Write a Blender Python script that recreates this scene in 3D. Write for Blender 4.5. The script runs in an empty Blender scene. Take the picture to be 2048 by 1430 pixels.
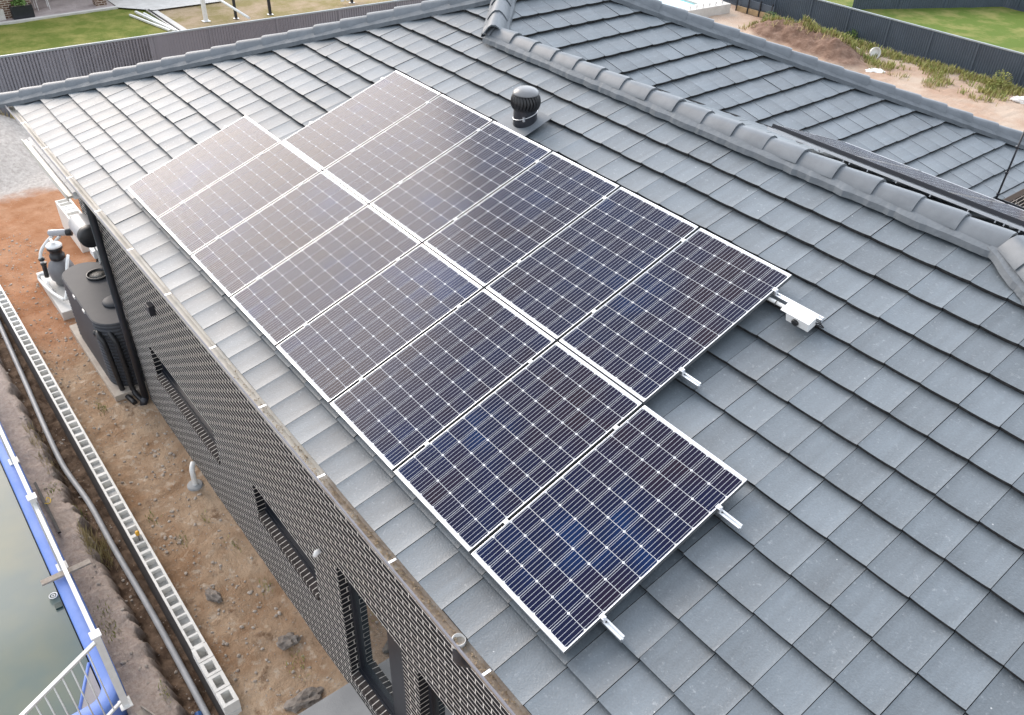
import bpy, bmesh, math, random
from mathutils import Vector, Matrix, noise
random.seed(7)
R = math.radians
S = bpy.context.scene
COL = S.collection

# ------------------------------------------------------------------ camera, sky, sun
F_PX = 1701.91
cam = bpy.data.cameras.new('camera'); camo = bpy.data.objects.new('camera', cam); COL.objects.link(camo)
cam.sensor_width = 36.0; cam.lens = F_PX / 2048 * 36.0
cam.clip_start = 0.1; cam.clip_end = 600
CAM_M = ((0.619625, -0.485191, 0.616972, 10.263422), (0.784372, 0.353992, -0.509363, -2.317005), (0.028736, 0.799550, 0.599912, 10.291302), (0.000000, 0.000000, 0.000000, 1.000000))
camo.matrix_world = Matrix(CAM_M)
S.camera = camo

SUN_EL, SUN_AZ = 29.0, 266.0          # azimuth clockwise from +Y: the bright part of the sky is beyond the far gutter (-X)
w = bpy.data.worlds.new('World'); S.world = w; w.use_nodes = True
nt = w.node_tree; bg = nt.nodes['Background']
sky = nt.nodes.new('ShaderNodeTexSky'); sky.sky_type = 'NISHITA'; sky.sun_disc = False
sky.sun_elevation = R(SUN_EL); sky.sun_rotation = R(SUN_AZ); sky.air_density = 1.2; sky.dust_density = 2.0; sky.ozone_density = 1.0
hs = nt.nodes.new('ShaderNodeHueSaturation'); hs.inputs['Saturation'].default_value = 0.50
tc = nt.nodes.new('ShaderNodeTexCoord'); cn = nt.nodes.new('ShaderNodeTexNoise'); cn.inputs['Scale'].default_value = 2.6; cn.inputs['Detail'].default_value = 5
cr = nt.nodes.new('ShaderNodeMapRange'); cr.inputs[1].default_value = 0.35; cr.inputs[2].default_value = 0.7; cr.inputs[3].default_value = 0.85; cr.inputs[4].default_value = 1.25
ml = nt.nodes.new('ShaderNodeVectorMath'); ml.operation = 'SCALE'
nt.links.new(sky.outputs[0], hs.inputs['Color']); nt.links.new(tc.outputs['Generated'], cn.inputs['Vector'])
nt.links.new(cn.outputs['Fac'], cr.inputs[0]); oc = nt.nodes.new('ShaderNodeMix'); oc.data_type = 'RGBA'; oc.inputs[0].default_value = 0.55; oc.inputs[7].default_value = (6.6, 7.0, 7.6, 1)   # thin high overcast over the blue
nt.links.new(hs.outputs[0], oc.inputs[6]); nt.links.new(oc.outputs[2], ml.inputs[0]); _cb = Vector((math.sin(R(335)) * math.cos(R(34)), math.cos(R(335)) * math.cos(R(34)), math.sin(R(34))))   # bright sky patch added out of view to lighten the right roof slope
dt = nt.nodes.new('ShaderNodeVectorMath'); dt.operation = 'DOT_PRODUCT'; dt.inputs[1].default_value = _cb; nt.links.new(tc.outputs['Generated'], dt.inputs[0])
dm = nt.nodes.new('ShaderNodeMapRange'); dm.interpolation_type = 'SMOOTHSTEP'; dm.inputs[1].default_value = 0.60; dm.inputs[2].default_value = 1.0; dm.inputs[3].default_value = 1.0; dm.inputs[4].default_value = 2.5; nt.links.new(dt.outputs['Value'], dm.inputs[0])
dx = nt.nodes.new('ShaderNodeMath'); dx.operation = 'MULTIPLY'; nt.links.new(dm.outputs[0], dx.inputs[0]); nt.links.new(cr.outputs[0], dx.inputs[1])
nt.links.new(dx.outputs[0], ml.inputs['Scale'])
nt.links.new(ml.outputs[0], bg.inputs['Color']); bg.inputs['Strength'].default_value = 0.122
sl = bpy.data.lights.new('sun', 'SUN'); sl.energy = 1.5; sl.angle = R(36); sl.color = (1.0, 0.87, 0.77)
so = bpy.data.objects.new('sun', sl); COL.objects.link(so)
_d = Vector((math.sin(R(SUN_AZ)) * math.cos(R(SUN_EL)), math.cos(R(SUN_AZ)) * math.cos(R(SUN_EL)), math.sin(R(SUN_EL))))
so.rotation_euler = _d.to_track_quat('Z', 'Y').to_euler(); so.location = _d * 60
S.view_settings.view_transform = 'Standard'; S.view_settings.look = 'None'; S.view_settings.gamma = 1
S.view_settings.exposure = 0.95
S.cycles.max_bounces = 6; S.cycles.use_denoising = True

# ------------------------------------------------------------------ helpers
def obj(name, bm, mats, parent=None, smooth=False, off=None):
    me = bpy.data.meshes.new(name)
    if parent is not None and off is None:
        p = parent; off = Vector((0, 0, 0))
        while p is not None: off -= p.location; p = p.parent
    if off is not None: bmesh.ops.translate(bm, verts=bm.verts, vec=off)
    bm.to_mesh(me); bm.free()
    if not isinstance(mats, (list, tuple)): mats = [mats]
    for m in mats: me.materials.append(m)
    if smooth:
        me.polygons.foreach_set('use_smooth', [True] * len(me.polygons))
    o = bpy.data.objects.new(name, me); COL.objects.link(o)
    if parent is not None: o.parent = parent
    return o
def tag(o, label, cat, group=None):
    o['label'] = label; o['category'] = cat
    if group: o['group'] = group
    return o
def thing(name, label, cat, loc=(0, 0, 0), group=None):
    o = bpy.data.objects.new(name, None); o.empty_display_size = 0.2; COL.objects.link(o); o.location = loc
    return tag(o, label, cat, group)
def struct(name, bm, mats, smooth=False, kind='structure'):
    o = obj(name, bm, mats, None, smooth); o['kind'] = kind; return o
NB = bmesh.new
def box(bm, c, s, M=None, mi=0, bev=0.0):
    """box centred on c with full size s; M an optional 4x4 applied after"""
    r = bmesh.ops.create_cube(bm, size=1.0)
    vs = r['verts']
    bmesh.ops.scale(bm, vec=Vector(s), verts=vs); bmesh.ops.translate(bm, vec=Vector(c), verts=vs)
    if M is not None: bmesh.ops.transform(bm, matrix=M, verts=vs)
    fs = set(f for v in vs for f in v.link_faces)
    for f in fs: f.material_index = mi
    if bev > 0:
        es = list(set(e for v in vs for e in v.link_edges))
        bmesh.ops.bevel(bm, geom=es, offset=bev, segments=2, affect='EDGES', profile=0.6)
    return vs
def bx(bm, x0, x1, y0, y1, z0, z1, mi=0, bev=0.0):
    return box(bm, ((x0 + x1) / 2, (y0 + y1) / 2, (z0 + z1) / 2), (x1 - x0, y1 - y0, z1 - z0), None, mi, bev)
def quad(bm, pts, mi=0):
    f = bm.faces.new([bm.verts.new(p) for p in pts]); f.material_index = mi; return f
def tube(bm, pts, r, n=10, cap=True, mi=0):
    pts = [Vector(p) for p in pts]; rr = r if isinstance(r, (list, tuple)) else [r] * len(pts)
    rings = []; prev = None
    for i, p in enumerate(pts):
        t = (pts[min(i + 1, len(pts) - 1)] - pts[max(i - 1, 0)]).normalized()
        if prev is None:
            a = Vector((0, 0, 1)) if abs(t.z) < 0.9 else Vector((1, 0, 0))
            u = t.cross(a).normalized()
        else:
            u = (prev - t * prev.dot(t)).normalized()
        prev = u; v = t.cross(u)
        rings.append([bm.verts.new(p + (u * math.cos(2 * math.pi * k / n) + v * math.sin(2 * math.pi * k / n)) * rr[i]) for k in range(n)])
    for a, b in zip(rings, rings[1:]):
        for k in range(n):
            f = bm.faces.new((a[k], a[(k + 1) % n], b[(k + 1) % n], b[k])); f.material_index = mi; f.smooth = True
    if cap:
        for rg in (rings[0][::-1], rings[-1]):
            f = bm.faces.new(rg); f.material_index = mi
def curve_pts(pts, n=8):
    """Catmull-Rom through pts"""
    P = [Vector(p) for p in pts]; P = [2 * P[0] - P[1]] + P + [2 * P[-1] - P[-2]]; out = []
    for i in range(1, len(P) - 2):
        for k in range(n):
            t = k / n; a, b, c, d = P[i - 1], P[i], P[i + 1], P[i + 2]
            out.append(0.5 * ((2 * b) + (c - a) * t + (2 * a - 5 * b + 4 * c - d) * t * t + (3 * b - a - 3 * c + d) * t ** 3))
    out.append(P[-2]); return out
def lathe(bm, prof, c, n=28, mi=0, sx=1.0, sy=1.0, M=None):
    rings = []
    for r, z in prof:
        rings.append([bm.verts.new((c[0] + r * sx * math.cos(2 * math.pi * k / n), c[1] + r * sy * math.sin(2 * math.pi * k / n), c[2] + z)) for k in range(n)])
    for a, b in zip(rings, rings[1:]):
        for k in range(n):
            f = bm.faces.new((a[k], a[(k + 1) % n], b[(k + 1) % n], b[k])); f.material_index = mi; f.smooth = True
    for rg, rev in ((rings[0], True), (rings[-1], False)):
        f = bm.faces.new(rg[::-1] if rev else rg); f.material_index = mi
    if M is not None: bmesh.ops.transform(bm, matrix=M, verts=[v for rg in rings for v in rg])
def fbm(x, y, z=0.0, o=4, s=1.0):
    return noise.fractal(Vector((x * s, y * s, z)), 0.6, 2.0, o)
def copy_tree(o, parent=None):
    c = o.copy(); COL.objects.link(c); c.parent = parent
    for ch in list(o.children): copy_tree(ch, c)
    return c

# ------------------------------------------------------------------ materials
def mat(name, col, rough=0.6, metal=0.0, spec=0.5, coat=0.0, noise_scale=0, noise_amt=0.25, col2=None, bump=0.0, bump_scale=None, detail=6, thr=(0.35, 0.65), objspace=False):
    m = bpy.data.materials.new(name); m.use_nodes = True; t = m.node_tree; b = t.nodes['Principled BSDF']
    b.inputs['Base Color'].default_value = (*col, 1); b.inputs['Roughness'].default_value = rough; b.inputs['Metallic'].default_value = metal
    b.inputs['Specular IOR Level'].default_value = spec; b.inputs['Coat Weight'].default_value = coat; b.inputs['Coat Roughness'].default_value = 0.04
    if noise_scale or bump:
        g = t.nodes.new('ShaderNodeNewGeometry')
        vec = g.outputs['Position']
        if objspace:
            tcx = t.nodes.new('ShaderNodeTexCoord'); vec = tcx.outputs['Object']
    if noise_scale:
        n = t.nodes.new('ShaderNodeTexNoise'); n.inputs['Scale'].default_value = noise_scale; n.inputs['Detail'].default_value = detail; n.inputs['Roughness'].default_value = 0.62
        t.links.new(vec, n.inputs['Vector'])
        r = t.nodes.new('ShaderNodeMapRange'); r.inputs[1].default_value = thr[0]; r.inputs[2].default_value = thr[1]; t.links.new(n.outputs['Fac'], r.inputs[0])
        mx = t.nodes.new('ShaderNodeMix'); mx.data_type = 'RGBA'
        c2 = col2 if col2 else tuple(c * (1 - noise_amt) for c in col)
        mx.inputs[6].default_value = (*col, 1); mx.inputs[7].default_value = (*c2, 1)
        t.links.new(r.outputs[0], mx.inputs[0]); t.links.new(mx.outputs[2], b.inputs['Base Color'])
        m['_out'] = 1
    if bump:
        n2 = t.nodes.new('ShaderNodeTexNoise'); n2.inputs['Scale'].default_value = bump_scale or noise_scale * 3; n2.inputs['Detail'].default_value = 4
        t.links.new(vec, n2.inputs['Vector'])
        bp = t.nodes.new('ShaderNodeBump'); bp.inputs['Strength'].default_value = bump; bp.inputs['Distance'].default_value = 0.02
        t.links.new(n2.outputs['Fac'], bp.inputs['Height']); t.links.new(bp.outputs[0], b.inputs['Normal'])
    return m

def tile_material():
    m = mat('roof_tile', (0.13, 0.14, 0.155), 0.5, spec=1.0); t = m.node_tree; b = t.nodes['Principled BSDF']
    g = t.nodes.new('ShaderNodeNewGeometry'); at = t.nodes.new('ShaderNodeAttribute'); at.attribute_name = 'tint'
    n1 = t.nodes.new('ShaderNodeTexNoise'); n1.inputs['Scale'].default_value = 3.2; n1.inputs['Detail'].default_value = 6
    n2 = t.nodes.new('ShaderNodeTexNoise'); n2.inputs['Scale'].default_value = 75; n2.inputs['Detail'].default_value = 3
    n3 = t.nodes.new('ShaderNodeTexNoise'); n3.inputs['Scale'].default_value = 26; n3.inputs['Detail'].default_value = 5; n3.inputs['Roughness'].default_value = 0.75
    for n in (n1, n2, n3): t.links.new(g.outputs['Position'], n.inputs['Vector'])
    def mth(op, a, bb):
        q = t.nodes.new('ShaderNodeMath'); q.operation = op
        for i, v in enumerate((a, bb)):
            if isinstance(v, (int, float)): q.inputs[i].default_value = v
            else: t.links.new(v, q.inputs[i])
        return q.outputs[0]
    k = mth('ADD', mth('MULTIPLY', n1.outputs['Fac'], 0.50), mth('MULTIPLY', at.outputs['Fac'], 0.30))
    k = mth('ADD', k, mth('MULTIPLY', n2.outputs['Fac'], 0.55))
    mpp = t.nodes.new('ShaderNodeMapping'); mpp.inputs['Scale'].default_value = (9, 1.1, 1.1); t.links.new(g.outputs['Position'], mpp.inputs['Vector'])
    n5 = t.nodes.new('ShaderNodeTexNoise'); n5.inputs['Scale'].default_value = 1.6; n5.inputs['Detail'].default_value = 6; t.links.new(mpp.outputs[0], n5.inputs['Vector'])
    k = mth('ADD', k, mth('MULTIPLY', n5.outputs['Fac'], 0.70))
    k = mth('ADD', k, 0.0)
    cm = t.nodes.new('ShaderNodeVectorMath'); cm.operation = 'SCALE'; cm.inputs[0].default_value = (0.088, 0.109, 0.128); t.links.new(k, cm.inputs['Scale'])
    # pale scuffs and lime specks
    r = t.nodes.new('ShaderNodeMapRange'); r.inputs[1].default_value = 0.58; r.inputs[2].default_value = 0.76; r.inputs[4].default_value = 0.55; t.links.new(n3.outputs['Fac'], r.inputs[0])
    mx = t.nodes.new('ShaderNodeMix'); mx.data_type = 'RGBA'; mx.inputs[7].default_value = (0.33, 0.35, 0.37, 1)
    t.links.new(r.outputs[0], mx.inputs[0]); t.links.new(cm.outputs[0], mx.inputs[6])
    vo = t.nodes.new('ShaderNodeTexVoronoi'); vo.inputs['Scale'].default_value = 5.5; t.links.new(g.outputs['Position'], vo.inputs['Vector'])
    sp = t.nodes.new('ShaderNodeMapRange'); sp.inputs[1].default_value = 0.034; sp.inputs[2].default_value = 0.018; t.links.new(vo.outputs['Distance'], sp.inputs[0])
    m3 = t.nodes.new('ShaderNodeMix'); m3.data_type = 'RGBA'; m3.inputs[7].default_value = (0.52, 0.53, 0.53, 1)
    t.links.new(mth('MULTIPLY', sp.outputs[0], 0.75), m3.inputs[0]); t.links.new(mx.outputs[2], m3.inputs[6]); t.links.new(m3.outputs[2], b.inputs['Base Color'])
    rr = t.nodes.new('ShaderNodeMapRange'); rr.inputs[3].default_value = 0.47; rr.inputs[4].default_value = 0.60; t.links.new(n1.outputs['Fac'], rr.inputs[0]); t.links.new(rr.outputs[0], b.inputs['Roughness'])
    bp = t.nodes.new('ShaderNodeBump'); bp.inputs['Strength'].default_value = 0.35; bp.inputs['Distance'].default_value = 0.006
    t.links.new(n2.outputs['Fac'], bp.inputs['Height']); t.links.new(bp.outputs[0], b.inputs['Normal'])
    return m

def brick_material(name, bw, bh, off=0.5, brick=(0.010, 0.0105, 0.013), brick2=(0.028, 0.027, 0.030), mortar=(0.66, 0.62, 0.57), msize=0.008, axis='xz', bump=False):
    m = bpy.data.materials.new(name); m.use_nodes = True; t = m.node_tree; b = t.nodes['Principled BSDF']
    g = t.nodes.new('ShaderNodeNewGeometry'); sx = t.nodes.new('ShaderNodeSeparateXYZ'); t.links.new(g.outputs['Position'], sx.inputs[0])
    ad = t.nodes.new('ShaderNodeMath'); ad.operation = 'ADD'; t.links.new(sx.outputs[0], ad.inputs[0]); t.links.new(sx.outputs[1], ad.inputs[1])
    cx = t.nodes.new('ShaderNodeCombineXYZ')
    if axis == 'xz': t.links.new(ad.outputs[0], cx.inputs[0]); t.links.new(sx.outputs[2], cx.inputs[1])
    elif axis == 'x': t.links.new(sx.outputs[0], cx.inputs[0]); cx.inputs[1].default_value = 2.5
    bt = t.nodes.new('ShaderNodeTexBrick'); bt.inputs['Scale'].default_value = 1.0; bt.offset = off
    bt.inputs['Brick Width'].default_value = bw; bt.inputs['Row Height'].default_value = bh; bt.inputs['Mortar Size'].default_value = msize
    bt.inputs['Mortar Smooth'].default_value = 0.15; bt.inputs['Bias'].default_value = -0.2
    bt.inputs['Color1'].default_value = (*brick, 1); bt.inputs['Color2'].default_value = (*brick2, 1); bt.inputs['Mortar'].default_value = (*mortar, 1)
    t.links.new(cx.outputs[0], bt.inputs['Vector'])
    n = t.nodes.new('ShaderNodeTexNoise'); n.inputs['Scale'].default_value = 14; n.inputs['Detail'].default_value = 5; t.links.new(g.outputs['Position'], n.inputs['Vector'])
    r = t.nodes.new('ShaderNodeMapRange'); r.inputs[3].default_value = 0.65; r.inputs[4].default_value = 1.3; t.links.new(n.outputs['Fac'], r.inputs[0])
    vm = t.nodes.new('ShaderNodeVectorMath'); vm.operation = 'SCALE'; t.links.new(bt.outputs['Color'], vm.inputs[0]); t.links.new(r.outputs[0], vm.inputs['Scale'])
    t.links.new(vm.outputs[0], b.inputs['Base Color']); b.inputs['Roughness'].default_value = 0.85; b.inputs['Specular IOR Level'].default_value = 0.22
    if bump:
        bp = t.nodes.new('ShaderNodeBump'); bp.inputs['Strength'].default_value = 0.6; bp.inputs['Distance'].default_value = 0.008; bp.invert = True
        t.links.new(bt.outputs['Fac'], bp.inputs['Height']); t.links.new(bp.outputs[0], b.inputs['Normal'])
    return m

M = {}
M['tile'] = tile_material()
M['tile_edge'] = mat('tile_edge', (0.018, 0.018, 0.019), 0.9, spec=0.2, noise_scale=30, col2=(0.05, 0.05, 0.05))  # near black: dark tile edge plus the course-line shade put into its colour
M['under'] = mat('sarking', (0.012, 0.012, 0.013), 0.95, spec=0.1)
M['cap'] = mat('ridge_tile', (0.150, 0.168, 0.188), 0.5, noise_scale=5, col2=(0.112, 0.128, 0.146), bump=0.12, bump_scale=120)
M['mortar'] = mat('pointing_mortar', (0.135, 0.152, 0.170), 0.65, noise_scale=7, col2=(0.105, 0.12, 0.135), bump=0.3, bump_scale=30)
M['alu'] = mat('aluminium', (0.80, 0.81, 0.83), 0.32, metal=0.85, noise_scale=6, noise_amt=0.12)
M['alu_side_shade'] = mat('frame_side_shaded', (0.16, 0.165, 0.17), 0.45, metal=0.4, noise_scale=6, noise_amt=0.12)  # same frame metal, darkened: shade between panels put into the long sides' colour
M['alu_rail'] = mat('mill_aluminium', (0.86, 0.87, 0.88), 0.28, metal=0.9, noise_scale=12, noise_amt=0.15)
M['white_plastic'] = mat('white_plastic', (0.82, 0.82, 0.81), 0.4, noise_scale=5, noise_amt=0.06)
M['pvc'] = mat('white_pvc', (0.80, 0.80, 0.78), 0.35, noise_scale=8, noise_amt=0.1)
M['black'] = mat('black_plastic', (0.012, 0.012, 0.014), 0.42, noise_scale=12, col2=(0.024, 0.024, 0.026))
M['tank'] = mat('tank_plastic', (0.050, 0.053, 0.062), 0.55, spec=0.25, noise_scale=3, col2=(0.06, 0.063, 0.07), bump=0.05, bump_scale=90)
M['dark_metal'] = mat('dark_powder_coat', (0.022, 0.024, 0.032), 0.38, noise_scale=5, noise_amt=0.2)
M['brick'] = brick_material('dark_brick', 0.243, 0.078, msize=0.0068, mortar=(0.80, 0.76, 0.71))
M['brick_jamb'] = brick_material('dark_brick_reveal', 0.80, 0.088, msize=0.0055)
M['brick_sill'] = brick_material('dark_brick_sill', 0.088, 5.0, 0.0, brick=(0.040, 0.034, 0.033), brick2=(0.06, 0.05, 0.047), axis='x', msize=0.006)
M['brick_red'] = brick_material('brown_brick', 0.24, 0.086, brick=(0.12, 0.065, 0.045), brick2=(0.20, 0.12, 0.085), mortar=(0.55, 0.49, 0.42), msize=0.011)

def cell_material():
    m = bpy.data.materials.new('solar_cell'); m.use_nodes = True; t = m.node_tree; b = t.nodes['Principled BSDF']
    at = t.nodes.new('ShaderNodeAttribute'); at.attribute_name = 'tint'
    g = t.nodes.new('ShaderNodeNewGeometry')
    n = t.nodes.new('ShaderNodeTexNoise'); n.inputs['Scale'].default_value = 1.1; n.inputs['Detail'].default_value = 3; t.links.new(g.outputs['Position'], n.inputs['Vector'])
    a = t.nodes.new('ShaderNodeMath'); a.operation = 'MULTIPLY_ADD'; a.inputs[1].default_value = 0.16; t.links.new(at.outputs['Fac'], a.inputs[0]); t.links.new(n.outputs['Fac'], a.inputs[2])
    r = t.nodes.new('ShaderNodeValToRGB'); e = r.color_ramp.elements
    e[0].position = 0.34; e[0].color = (0.001, 0.013, 0.060, 1); e[1].position = 0.80; e[1].color = (0.012, 0.006, 0.014, 1)
    q = r.color_ramp.elements.new(0.49); q.color = (0.003, 0.006, 0.030, 1)
    t.links.new(a.outputs[0], r.inputs[0]); t.links.new(r.outputs[0], b.inputs['Base Color'])
    b.inputs['Roughness'].default_value = 0.4; b.inputs['Specular IOR Level'].default_value = 0.0
    b.inputs['Coat Weight'].default_value = 1.0; b.inputs['Coat Roughness'].default_value = 0.16; b.inputs['Coat IOR'].default_value = 1.25
    return m
M['cell'] = cell_material()
M['backsheet'] = mat('white_backsheet', (0.60, 0.61, 0.63), 0.5, spec=0.1)
M['busbar'] = mat('silver_busbar', (0.50, 0.52, 0.57), 0.5, spec=0.1)

# ------------------------------------------------------------------ house frame of reference
SH = 5.62                                  # height of the lower panel edge above the yard datum
TILT = R(18.6); CT, ST, TN = math.cos(TILT), math.sin(TILT), math.tan(TILT)
O_F = Vector((0, 0, SH)); UF = Vector((1, 0, 0)); VF = Vector((0, CT, ST)); NF = Vector((0, -ST, CT))
def PF(u, v, n=-0.12): return O_F + UF * u + VF * v + NF * n
YR = 4.58; ZR = TN * YR - 0.12 / CT + SH  # ridge of the front wing
TK = 0.366
X_END = 8.10                               # ridge end of the wing
G_EAVE = 6.24
def zF(y): return TN * y - 0.12 / CT + SH
def zG(x): return ZR - TN * (x - 1.32)
def zK(y): return ZR - TK * (y - YR)
APX = Vector((0.592, 5.31, zF(5.31))); APX2 = Vector((0.592, 6.65, zF(5.31)))
HIPC = Vector((6.24, 11.46, zG(6.24)))     # rear right corner of the main block
WALL_Y = 0.28; GZ = -0.35

house = thing('brick_house', 'dark brick house under a charcoal tiled hip roof carrying solar panels', 'house', (3.0, 4.0, GZ))

def tile_field(o, U, V, N, u0, nu, wu, v0, nv, gv, planes, seed):
    rnd = random.Random(seed); bm = NB(); tl = bm.faces.layers.float.new('tint'); o = o - N * 0.035
    segs = [0.0, 0.055, 0.13, 0.28, 0.5, 0.72, 0.87, 0.945, 1.0]
    def prof(s): return 0.009 * abs(2 * s - 1) ** 3.0 - 0.012
    TH = 0.044
    for k in range(nv):
        for i in range(nu):
            t = rnd.random(); j = rnd.uniform(-0.0025, 0.0025); jv = rnd.uniform(-0.005, 0.005); rr = rnd.uniform(-0.002, 0.002)
            rows = []
            for q in (0.0, 0.06, 0.5, 1.04):
                row = []
                for s in segs:
                    u = u0 + (i + s) * wu; uu = u + (0.0022 if s == 0 else (-0.0022 if s == 1.0 else 0))
                    v = v0 + k * gv + q * gv + (jv if q < 0.1 else 0)
                    n = prof(s) + TH * (1 - q) + j + rr * (s - 0.5) * 2 - (0.0035 if q == 0 else 0)
                    row.append(bm.verts.new(o + U * uu + V * v + N * n))
                rows.append(row)
            for a, b in zip(rows, rows[1:]):
                for c in range(len(segs) - 1):
                    f = bm.faces.new((a[c], a[c + 1], b[c + 1], b[c])); f[tl] = t; f.smooth = True
            # butt (lower) edge and side edges
            low = [bm.verts.new(v.co - N * 0.036 + V * 0.004) for v in rows[0]]
            top = [bm.verts.new(v.co) for v in rows[0]]
            for c in range(len(segs) - 1):
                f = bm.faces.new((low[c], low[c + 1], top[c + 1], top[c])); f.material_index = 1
            for e in (0, -1):
                tp = [bm.verts.new(r[e].co) for r in rows]; lo = [bm.verts.new(r[e].co - N * 0.012) for r in rows]
                for c in range(3):
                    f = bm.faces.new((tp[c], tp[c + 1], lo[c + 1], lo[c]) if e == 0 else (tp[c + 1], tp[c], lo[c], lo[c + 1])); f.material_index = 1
    for co, no in planes:
        bmesh.ops.bisect_plane(bm, geom=bm.verts[:] + bm.edges[:] + bm.faces[:], plane_co=co, plane_no=no, clear_outer=True)
    return bm

def vplane(a, b, inside):
    """vertical clip plane through plan points a-b, keeping the side of `inside`"""
    d = Vector((b[0] - a[0], b[1] - a[1], 0)); n = Vector((d.y, -d.x, 0)).normalized()
    if n.dot(Vector((inside[0] - a[0], inside[1] - a[1], 0))) > 0: n = -n
    return Vector((a[0], a[1], 0)), n

EAVE_V = -0.385
CORN_L = (-4.62, -0.44); END_EAVE = (16.1, -0.33)
TW = 0.2955
# front slope
for pls in ([vplane((-4.28, -0.07), (0.24, 4.92), (3, 0)), vplane((1.32, YR), (8, YR), (3, 0)), vplane((X_END, YR), (16.1, -0.35), (3, 0))],
            [vplane((-4.28, -0.07), (0.24, 4.92), (3, 0)), vplane((1.32, YR), (8, YR), (3, 9)), vplane((APX.x, APX.y), (1.32, YR), (-3, 0))]):
    bmF = tile_field(PF(0, 0), UF, VF, NF, 8.384 - 46 * TW, 74, TW, -0.028 - 0.3595, 16, 0.3595, pls, 1)
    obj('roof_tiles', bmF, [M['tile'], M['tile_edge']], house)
# right slope of the main block, falling towards +X
UG = Vector((0, 1, 0)); VG = Vector((-CT, 0, ST)); NG = Vector((ST, 0, CT))
OG = Vector((4.215, 0, zG(4.215)))
bmG = tile_field(OG, UG, VG, NG, 4.0, 28, 0.30, -6 * 0.3655, 17, 0.3655,
                 [vplane((APX.x, APX.y), (1.32, YR), (4, 7)), vplane((1.32, YR), (G_EAVE, 4.58 + (G_EAVE - 1.32) * TN / TK), (3, 8)),
                  vplane((2.0, 7.85), (5.7, 11.0), (4, 7)), vplane((APX.x, APX.y), (APX2.x, APX2.y), (4, 7))], 2)
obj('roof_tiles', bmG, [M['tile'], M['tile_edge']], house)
# rear slope of the front wing
CK = 1 / math.sqrt(1 + TK * TK); SK = TK * CK
UK = Vector((-1, 0, 0)); VK = Vector((0, -CK, SK)); NK = Vector((0, SK, CK))
bmK = tile_field(Vector((0, YR, ZR)), UK, VK, NK, -16.6, 57, 0.30, -14 * 0.3595, 15, 0.3595,
                 [vplane((1.32, YR), (8, YR), (4, 6)), vplane((1.32, YR), (G_EAVE, 4.58 + (G_EAVE - 1.32) * TN / TK), (6, 5)),
                  vplane((X_END, YR), (15.9, 9.1), (4, 5.2)), (Vector((0, 9.15, 0)), Vector((0, 1, 0)))], 3)
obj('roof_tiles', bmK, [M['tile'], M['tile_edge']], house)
# far-left, rear and wing-end slopes (turned away from the street of view): plain tiled sheets, plus the sarking below everything
bm = NB()
quad(bm, [CORN_L + (zF(-0.44),), APX, APX2, (-4.62, 11.6, zF(-0.44))])
quad(bm, [HIPC, (-4.62, 11.46, HIPC.z), APX2])
quad(bm, [(X_END, YR, ZR), (16.1, -0.35, zF(-0.35)), (15.9, 9.1, zK(9.1))])
obj('roof_tiles', bm, M['cap'], house)
bm = NB(); dz = Vector((0, 0, -0.054))
vy = 4.58 + (G_EAVE - 1.32) * TN / TK
for pts in ([Vector((-4.55, -0.31, zF(-0.31))), Vector((16.0, -0.31, zF(-0.31))), Vector((X_END, YR, ZR)), Vector((1.32, YR, ZR)), APX],
            [Vector((1.32, YR, ZR)), Vector((G_EAVE, vy, zG(G_EAVE))), HIPC, APX2, APX],
            [Vector((1.32, YR, ZR)), Vector((X_END, YR, ZR)), Vector((15.9, 9.1, zK(9.1))), Vector((G_EAVE, vy, zG(G_EAVE)))]):
    quad(bm, [p + dz for p in pts])
obj('sarking', bm, M['under'], house)

def cap_run(name, p0, p1, L=0.40, W=0.125, H=0.085, lift=0.020, first=0.0, flat=0.5):
    """overlapping ridge tiles from the low/near end p0 to p1"""
    p0, p1 = Vector(p0), Vector(p1); d = (p1 - p0); n = int(d.length / L) + 1; d.normalize()
    side = d.cross(Vector((0, 0, 1))).normalized(); up = side.cross(d).normalized(); bm = NB()
    prof = [(-1.0, -0.55), (-0.97, -0.36), (-0.78, 0.10), (-0.50, 0.66), (-0.22, 0.97), (0.22, 0.97), (0.50, 0.66), (0.78, 0.10), (0.97, -0.36), (1.0, -0.55)]
    for k in range(n):
        a = p0 + d * (k * L - first); l = min(L * 1.10, (p1 - a).length + 0.02); jit = random.uniform(-0.004, 0.004); js = random.uniform(-0.006, 0.006)
        rings = []
        for q, lf, sc in ((0.0, lift, 1.05), (0.05, lift, 1.05), (l, 0.0, 0.97)):
            rings.append([bm.verts.new(a + d * q + side * (x * W * sc + js) + up * (y * H * sc + lf + jit)) for x, y in prof])
        inner = [bm.verts.new(a + side * (x * (W * 1.05 - 0.018) + js) + up * (y * (H * 1.05 - 0.016) - 0.004 + lift + jit)) for x, y in prof]
        for r1, r2 in zip(rings, rings[1:]):
            for i in range(len(prof) - 1):
                f = bm.faces.new((r1[i], r1[i + 1], r2[i + 1], r2[i])); f.smooth = True
        fr = [bm.verts.new(v.co) for v in rings[0]]
        for i in range(len(prof) - 1):
            f = bm.faces.new((inner[i], inner[i + 1], fr[i + 1], fr[i])); f.material_index = 1
    bmesh.ops.recalc_face_normals(bm, faces=bm.faces)
    return obj(name, bm, [M['cap'], M['mortar']], house)
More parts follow.
